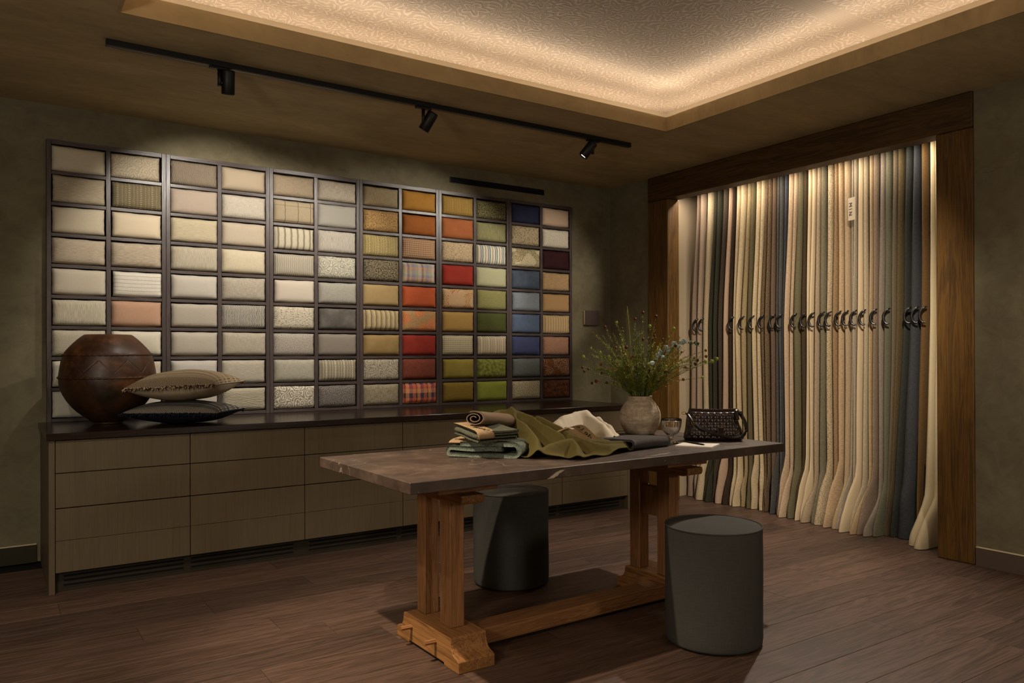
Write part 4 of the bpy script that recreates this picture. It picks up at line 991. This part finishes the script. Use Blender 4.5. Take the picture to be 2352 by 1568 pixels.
for k in range(36):
    s = lerp(.42, .99, k/36)*(len(ep)-1); i = min(int(s), len(ep)-2); p = ep[i].lerp(ep[i+1], s-i)
    e = (Vector((fr_.uniform(-1, 1), fr_.uniform(-1, 1), fr_.uniform(-.3, 1.2)))-Dh*.2).normalized(); nrm = (e.cross(Vector((fr_.uniform(-1, 1), fr_.uniform(-1, 1), fr_.uniform(-1, 1))))).normalized()
    L = .036*(1-.012*k)*fr_.uniform(.8, 1.1); W = L*.42; sd = e.cross(nrm)
    m = MB(); b = len(m.v)
    m.grid(lambda u, v: p+e*(.003+L*v)+sd*(W*(2*u-1)*math.sin(PI*min(1, v*.96+.02))**.7)+nrm*(.004*math.sin(PI*v)*(1-abs(2*u-1))), 4, 6)
    m.build('leaf', M_EUC if k < 29 else M_EUCG, es, thick=.0006)
# ------------------------------------------------------------------ goblet
t = T('clear_glass', .02, .5); M_GLASS = t.done((1, 1, 1, 1), Transmission_Weight=1.0, IOR=1.5)
gl = empty('glass_goblet', (-2.117, -2.925, TZ+.0005), 'small fluted clear glass goblet between the vase and the handbag', 'glass')
s_ = .00233
prof = [(0.0005, 0), (16.5*s_, 0), (17*s_, 1*s_), (15*s_, 3*s_), (6*s_, 6*s_), (3.6*s_, 9*s_), (3.4*s_, 13*s_), (5*s_, 16*s_), (10*s_, 20*s_), (16*s_, 25*s_), (20*s_, 32*s_), (22.5*s_, 42*s_), (23.6*s_, 52*s_), (23.8*s_, 57*s_), (23.0*s_, 57.4*s_), (22.4*s_, 52*s_), (21.2*s_, 42*s_), (18.6*s_, 32*s_), (14*s_, 26*s_), (8*s_, 22*s_), (.0005, 20.5*s_)]
MB().lathe(prof, 96, fn=lambda a, z: 1+(.022*abs(math.cos(12*a)) if .05 < z < .125 else 0), cap0=False, cap1=False).build('goblet', M_GLASS, gl)
# ------------------------------------------------------------------ notepad and pencil
c4 = [(-2.208, -3.043), (-2.083, -2.975), (-1.963, -3.125), (-2.115, -3.206)]
npd = MB(); b = 0
for z in (TZ+.0006, TZ+.0085):
    for p in c4: npd.v.append((*p, z))
for k in range(4): npd.face((k, (k+1) % 4, 4+(k+1) % 4, 4+k))
npd.face((3, 2, 1, 0)); npd.face((4, 5, 6, 7))
t = T('paper_stack', .85, .2); pz = t.sep(t.coord())[2]; ln = t.math('SINE', t.math('MULTIPLY', pz, 5200.0))
tag(npd.build('notepad', t.done(t.mix(t.ramp(ln, [(.3, 0), (.9, 1)]), H('#ddd2c6'), H('#c9bcb0')))), 'small white notepad lying in front of the handbag', 'notepad')
pc = empty('pencil', (0, 0, 0), 'black pencil lying across the white notepad', 'pencil')
pa, pb = Vector((-2.068, -2.992, TZ+.0128)), Vector((-2.095, -3.130, TZ+.0128)); dd = (pb-pa).normalized()
MB().tube([pa, pb], .0042, 6, smooth=False).build('shaft', M_BLACK, pc); MB().tube([pb, pb+dd*.014], [.0042, .001], 6).build('tip', plain('pencil_wood', '#4a3626', .6), pc)
# ------------------------------------------------------------------ handbag
hb = empty('handbag', (-1.815, -2.945, TZ+.001), 'dark brown quilted leather handbag with gold rings on the table', 'bag', None, math.radians(-42))
def leather():
    t = T('quilted_leather', .24, .6); n = t.noise(t.coord(), 90, 3); a = t.noise(t.coord(), 12, 3)
    return t.done(t.ramp(a, [(.3, H('#1c0f0e')), (.7, H('#33201c'))]), t.bump(n, .12, .002), t.math('ADD', .17, t.math('MULTIPLY', n, .2)))
M_LEA = leather(); M_LEA2 = plain('strap_leather', '#1a0e0c', .32, .5)
hwz = [(0, .150), (.012, .163), (.035, .161), (.09, .146), (.14, .137), (.168, .133), (.176, .130)]
hdz = [(0, .036), (.012, .052), (.04, .056), (.09, .044), (.14, .026), (.168, .013), (.176, .008)]
Zs = .178
def bagf(u, v):
    z = v*Zs; a = 2*PI*u; W, D = interp(hwz, z), interp(hdz, z)
    sg_ = -1 if u < .5 else 1; s_n = (u*4-1) if u < .5 else (3-u*4); s_n = math.copysign(abs(s_n)**.92, s_n)
    x = W*s_n; y = sg_*D*(1-abs(s_n)**7)**.5; ca_ = s_n; sa_ = sg_*(1-abs(s_n)**9)
    p = .034; qa, qb = (x+z*1.0)/p, (x-z*1.0)/p
    q = abs(math.sin(PI*qa)*math.sin(PI*qb))**.3
    mask = smooth01((abs(sa_)-.25)/.3)*smooth01((z-.008)/.01)*smooth01((.162-z)/.006)
    wr = .003*math.sin(31*z+7*x)*(1-mask)
    n_ = Vector((0, math.copysign(1, sa_), 0)); d = .0062*q*mask + wr*.6
    x += .004*math.sin(40*z)*(1 if abs(ca_) > .8 else 0)
    sag = -.006*math.sin(PI*(x/.28+.5))*smooth01((z-.13)/.04)
    return (x, y+n_.y*d, z+sag)
m = MB(); m.grid(bagf, 260, 76, cu=True); m.face([k for k in range(260)][::-1]); m.face([76*260+k for k in range(260)])
m.build('body', M_LEA, hb)
MB().tube([(-.128, 0, .172), (-.06, 0, .167), (0, 0, .165), (.06, 0, .167), (.128, 0, .173)], [.005, .006, .006, .006, .005], 8).build('top_seam', M_LEA2, hb)
sp_ = spline([(-.108, -.052, .095), (-.069, -.066, .072), (.012, -.073, .040), (.075, -.072, .026), (.11, -.070, .024), (.155, -.055, .034), (.176, -.028, .066), (.168, -.010, .110), (.148, -.006, .146), (.130, -.004, .168)], 7)
def strapf(u, v):
    i = round(u*(len(sp_)-1)); p = sp_[i]; d = (sp_[min(i+1, len(sp_)-1)]-sp_[max(i-1, 0)]).normalized(); up_ = Vector((0, 0, 1)) if abs(d.z) < .75 else Vector((-math.copysign(1, d.z), 0, 0))*.9
    up_ = (up_-d*up_.dot(d)).normalized(); return p+up_*(.019*(v-.5))
m = MB(); m.grid(strapf, len(sp_)-1, 3); m.build('strap', M_LEA2, hb, thick=.004)
def ringpts(c, rx, rz, ax, n=24):
    c = Vector(c); return [c+Vector(ax[0])*rx*math.cos(2*PI*k/n)+Vector(ax[1])*rz*math.sin(2*PI*k/n) for k in range(n+1)]
MB().tube(ringpts((-.155, -.006, .150), .014, .007, ((1, 0, 0), (0, .6, .8))), .0018, 6, caps=False).build('ring', M_BRASS, hb)
MB().tube(ringpts((-.113, -.056, .100), .006, .017, ((.8, -.6, .2), (.35, 0, -.94))), .0017, 6, caps=False).build('buckle', M_BRASS, hb)
MB().tube(ringpts((.132, -.012, .166), .006, .013, ((1, 0, 0), (.5, 0, -.86))), .0017, 6, caps=False).build('ring', M_BRASS, hb)
m = MB()
for a, b_ in (((-.140, -.012, .150), (-.116, -.054, .108)), ((.122, -.018, .172), (.128, -.045, .118))):
    d = Vector(b_)-Vector(a); s2 = Vector((.010, 0, 0))
    m.grid(lambda u, v: Vector(a)+d*v+s2*(2*u-1)+Vector((0, -.004*math.sin(PI*v), 0)), 2, 6)
m.build('tab', M_LEA2, hb, thick=.003)
MB().sphere((.150, -.008, .150), .010, 12, 8, (1, .6, 1.4)).build('strap_end', M_LEA2, hb)
pt = MB().box(.017, -.0725, .040, .053, -.066, .078, .001).build('clasp_patch', M_LEA2, hb)
m = 0
for k in range(6):
    for (xx, zz) in ((.0195+k*.0062, .0765), (.0195+k*.0062, .0425)) if k in (0, 5) or True else ():
        MB().sphere((xx, -.0732, zz), .0024, 6, 4).build('stud', M_BRASS, pt)
for k in range(1, 5):
    for xx in (.0195, .0505): MB().sphere((xx, -.0732, .0425+k*.0068), .0024, 6, 4).build('stud', M_BRASS, pt)
# ------------------------------------------------------------------ curtain lengths hanging in the alcove
# y at the top (left,right), at handle height, at the foot; folds; cloth
CU = [
 (-0.849,-0.876,-0.744,-0.823,-0.729,-0.819, 1, [('dusty pink boucle','boucle','#a08468','#7c6450')], .05),
 (-0.881,-0.943,-0.825,-0.879,-0.815,-0.902, 1, [('rosy beige boucle','boucle','#a58a6c','#806850')], .04),
 (-0.959,-1.035,-0.879,-0.975,-0.884,-1.011, 1, [('cream boucle','boucle','#c4ad82','#8d744c')], .14),
 (-1.050,-1.144,-0.979,-1.070,-0.975,-1.126, 2, [('dark green-black boucle','boucle','#423d28','#15140c')], .12),
 (-1.150,-1.213,-1.073,-1.138,-1.038,-1.134, 1, [('dark brown boucle','boucle','#54432e','#1c140e')], .10),
 (-1.232,-1.292,-1.140,-1.251,-1.108,-1.254, 1, [('pinkish beige smooth','linen','#b08c6c','#9a785a'),('dark brown ribbed','vslub','#3c2a18','#20150b')], .10),
 (-1.313,-1.407,-1.256,-1.324,-1.263,-1.354, 2, [('cream open linen','linen','#c0a678','#a1875a')], .12),
 (-1.421,-1.514,-1.324,-1.468,-1.371,-1.476, 1, [('straw tweed','linen','#a58b58','#7d6638'),('olive-grey tweed','cross','#6e6038','#3c3420')], .06),
 (-1.530,-1.614,-1.468,-1.552,-1.484,-1.602, 2, [('cream heavy slub','slub','#c0a678','#8d7448')], .05),
 (-1.623,-1.692,-1.549,-1.651,-1.594,-1.663, 2, [('black-brown and cream slub','basket','#7a5e3a','#120c08')], .04),
 (-1.695,-1.730,-1.648,-1.709,-1.666,-1.724, 1, [('mid brown wool','linen','#6b523a','#543e2a')], .05),
 (-1.739,-1.800,-1.709,-1.776,-1.724,-1.791, 2, [('slate grey','linen','#54504a','#34322e')], .08),
 (-1.806,-1.844,-1.773,-1.796,-1.781,-1.801, 1, [('narrow blue-grey','linen','#45464e','#2c2d34')], .05),
 (-1.850,-1.936,-1.791,-1.883,-1.791,-1.893, 2, [('cream and pink fine-striped','hst','#bc9c72','#8d6a4e')], .15),
 (-1.951,-2.025,-1.883,-2.010,-1.878,-1.999, 1, [('olive green','slub','#655c3a','#4c4526'),('dark brown','slub','#4a381e','#332411')], .14),
 (-2.041,-2.107,-2.013,-2.069,-2.003,-2.062, 2, [('cream linen with a crumpled foot','plain','#c2a87c','#a88d60')], .17),
 (-2.113,-2.191,-2.069,-2.179,-2.062,-2.170, 1, [('oatmeal tweed','linen','#a58c68','#7d6648'),('grey-olive','linen','#756a4c','#544c34')], .19),
 (-2.202,-2.252,-2.179,-2.232,-2.170,-2.236, 1, [('cream chunky knit','basket','#c2a676','#4c3a22')], .15),
 (-2.266,-2.337,-2.232,-2.344,-2.236,-2.321, 1, [('caramel brown chunky','slub','#94703f','#5c4022'),('tan rope-ribbed','slub','#b59464','#7a5a34')], .22),
 (-2.350,-2.400,-2.344,-2.399,-2.327,-2.384, 1, [('beige with a dark selvedge','linen','#a88c62','#8a7048')], .2),
 (-2.411,-2.468,-2.399,-2.449,-2.384,-2.434, 2, [('beige and grey','linen','#a39072','#7f7058')], .18),
 (-2.476,-2.540,-2.449,-2.538,-2.437,-2.520, 1, [('pale cream','plain','#b89e74','#a0865c'),('greige','linen','#a5916e','#877553')], .22),
 (-2.554,-2.628,-2.538,-2.610,-2.526,-2.604, 1, [('tan','linen','#a58658','#876b40'),('mauve-brown','linen','#806850','#64503c')], .22),
 (-2.642,-2.730,-2.614,-2.718,-2.604,-2.698, 1, [('mauve-grey','linen','#80705c','#665848'),('sage green','slub','#5e5a42','#47442f')], .20),
 (-2.743,-2.822,-2.723,-2.805,-2.672,-2.715, 1, [('taupe','slub','#64543c','#4c3e2a'),('olive-gold','linen','#5c4a26','#443618')], .06),
 (-2.838,-2.892,-2.809,-2.853,-2.718,-2.772, 1, [('dark slate green','linen','#363730','#24251f')], .05),
 (-2.893,-2.940,-2.853,-2.934,-2.775,-2.885, 1, [('slate blue','linen','#3e3f42','#2b2b2e')], .05),
 (-2.950,-2.993,-2.931,-2.997,-2.888,-2.928, 1, [('mustard brown','slub','#6c4c18','#553a10')], .0),
 (-3.010,-3.090,-3.001,-3.092,-2.931,-3.095, 2, [('broad cream','plain','#cdb88a','#b59d6c')], .22),
]
CL = ORD + ['thirteenth', 'fourteenth', 'fifteenth', 'sixteenth', 'seventeenth', 'eighteenth', 'nineteenth', 'twentieth', 'twenty-first', 'twenty-second', 'twenty-third', 'twenty-fourth', 'twenty-fifth', 'twenty-sixth', 'twenty-seventh', 'twenty-eighth', 'twenty-ninth']
BARS = [-0.876,-0.944,-1.037,-1.146,-1.215,-1.294,-1.409,-1.518,-1.618,-1.690,-1.730,-1.800,-1.844,-1.942,-2.030,-2.108,-2.195,-2.256,-2.341,-2.402,-2.470,-2.543,-2.632,-2.732,-2.826,-2.890,-2.944,-3.000,-3.085]
XF = .32
def curtain_panel(m, yt, ym, yb, nf, kick, seed, z_hem=.004):
    """yt/ym/yb = (left,right) y; nf rounded folds towards the room"""
    r = random.Random(seed)
    ns = 12*nf+1; fold = [(r.uniform(.6, 1.15), r.uniform(-.5, .5), r.uniform(-.012, .006), r.choice((-1, 1))*r.uniform(.010, .030), r.uniform(.28, .5)) for _ in range(nf+1)]
    zs = [2.86, 2.78, 2.7, 2.55, 2.35, 2.1, 1.85, 1.6, 1.35, 1.1, .85, .65, .5, .4, .33, .27, .22, .18, .145, .115, .085, .06, .035, .015, z_hem]
    P = []
    for z in zs:
        if z > 1.56: k = smooth01((2.76-z)/1.2)*.55+max(0, min(1, (2.76-z)/1.2))*.45; y0, y1 = lerp(yt[0], ym[0], k), lerp(yt[1], ym[1], k)
        else: k = (1.56-z)/1.5; y0, y1 = lerp(ym[0], yb[0], k), lerp(ym[1], yb[1], k)
        row_ = []
        back = 9
        for i in range(back): row_.append((lerp(.62, XF+.11, i/back), y0+.004*math.sin(z*5+seed)))
        for i in range(ns):
            s = i/(ns-1); fi = min(int(s*nf), nf-1); amp, sh, dx, bk, bz = fold[fi]
            th_ = PI*(s*nf-fi); fw_ = (y1-y0)/nf; yc = y0+fw_*(fi+.5)
            A = .105*(1-.35*max(0, (z-1.6)/1.2))
            low = max(0, 1-z/bz); ank = math.exp(-((z-bz*.62)/.09)**2)
            k_ = smooth01(low)*kick*amp
            wy = .5*fw_*(1-.16*ank)*(1+.05*low)
            x = XF+dx+A*(1-max(0.0, math.sin(th_))**.85)-k_-.02*ank
            y = yc-wy*math.cos(th_)
            y += bk*math.sin(PI*min(1, low*1.25))*.55+bk*.5*low*low+.004*math.sin(z*3.1+seed+fi*2)*min(1, (2.8-z))
            row_.append((x, y))
        for i in range(back): row_.append((lerp(XF+.11, .62, (i+1)/back), y1+.004*math.sin(z*5+seed+1)))
        P.append([(x, y, z) for x, y in row_])
    nc = len(P[0]); cum = [0]; q = P[7]
    for i in range(1, nc): cum.append(cum[-1]+math.dist(q[i], q[i-1]))
    m.grid(lambda u, v: P[round(v*(len(zs)-1))][round(u*(nc-1))], nc-1, len(zs)-1, uv=lambda u, v: (cum[round(u*(nc-1))], zs[round(v*(len(zs)-1))]))
    return m
M_BAR = plain('hanger_bar', '#15100e', .65, .3); M_HOOK = plain('hook_leather', '#120d0b', .25, .6)
HOOK_SKIP = (2, 3, 4, 9, 12, 24, 28)
CU = [list(q) for q in CU]
for p, q in zip(CU, CU[1:]):
    for k in (0, 2, 4):
        g_ = (.014, .007, .004)[k//2]
        if q[k] > p[k+1]-g_: m_ = (q[k]+p[k+1])/2; p[k+1] = m_+g_/2; q[k] = m_-g_/2
for i, (a0, a1, b0, b1, c0, c1, nf, cl_, kick) in enumerate(CU):
    words = ' and '.join(q[0] for q in cl_)
    o = empty('hanging_curtain', (XF, (b0+b1)/2, 0), '%s curtain length, %s from the left in the alcove' % (words, CL[i]), 'curtain', 'curtain lengths hanging in the alcove')
    o_inv = Vector((XF, (b0+b1)/2, 0))
    n = len(cl_)
    for j, (_, kd, k1, k2) in enumerate(cl_):
        f0, f1 = j/n, (j+1)/n
        sub = lambda p0, p1: (lerp(p0, p1, f0), lerp(p0, p1, f1)-.003)
        m = MB(); curtain_panel(m, sub(a0, a1), sub(b0, b1), sub(c0, c1), nf, kick, i*5+j+1, .26 if False else (.10 if i == 27 else .004))
        m.v = [(x-o_inv.x, y-o_inv.y, z) for x, y, z in m.v]
        mt = fabric('curtain_%d_%d' % (i, j), k1, k2, 'slub' if kd == 'hst' else kd, {'boucle': .7, 'basket': .5, 'slub': .5, 'hst': .4, 'linen': .6, 'plain': .7}.get(kd, .6), desat=.26)
        p = m.build('fabric_panel', mt, o)
    yb = BARS[i]-o_inv.y
    MB().box(.040, yb-.0075, .06, .062, yb+.0075, 2.86, .001).build('hanger_bar', M_BAR, o)
    MB().box(-.05, yb-.004, 2.815, .30, yb+.004, 2.845).build('hanger_arm', M_BAR, o)
    if i not in HOOK_SKIP:
        y0_ = yb+.004
        pts = spline([(-.012, y0_-.004, 1.660), (-.026, y0_-.001, 1.655), (-.034, y0_+.010, 1.646), (-.040, y0_+.026, 1.620), (-.042, y0_+.030, 1.590), (-.040, y0_+.022, 1.562), (-.036, y0_+.006, 1.548), (-.030, y0_-.008, 1.552)], 5)
        m = MB(); m.tube(pts, [lerp(.005, .0105, math.sin(PI*k/(len(pts)-1))) for k in range(len(pts))], 8); m.build('pull_hook', M_HOOK, o)
    if i == 19:
        tg = MB().box(-.0006, -.034, -.085, .0006, .034, .085).build('swing_tag', plain('tag_card', '#cbb89c', .7), o)
        tg.location = (-.085, -2.478-o_inv.y, 2.42); tg.rotation_euler = (0, 0, math.radians(-14))
        lettering('M I N', .042, M_INK, tg, Matrix.Translation((-.0014, .012, 0)) @ Matrix(((0, 0, -1, 0), (0, -1, 0, 0), (-1, 0, 0, 0), (0, 0, 0, 1))))
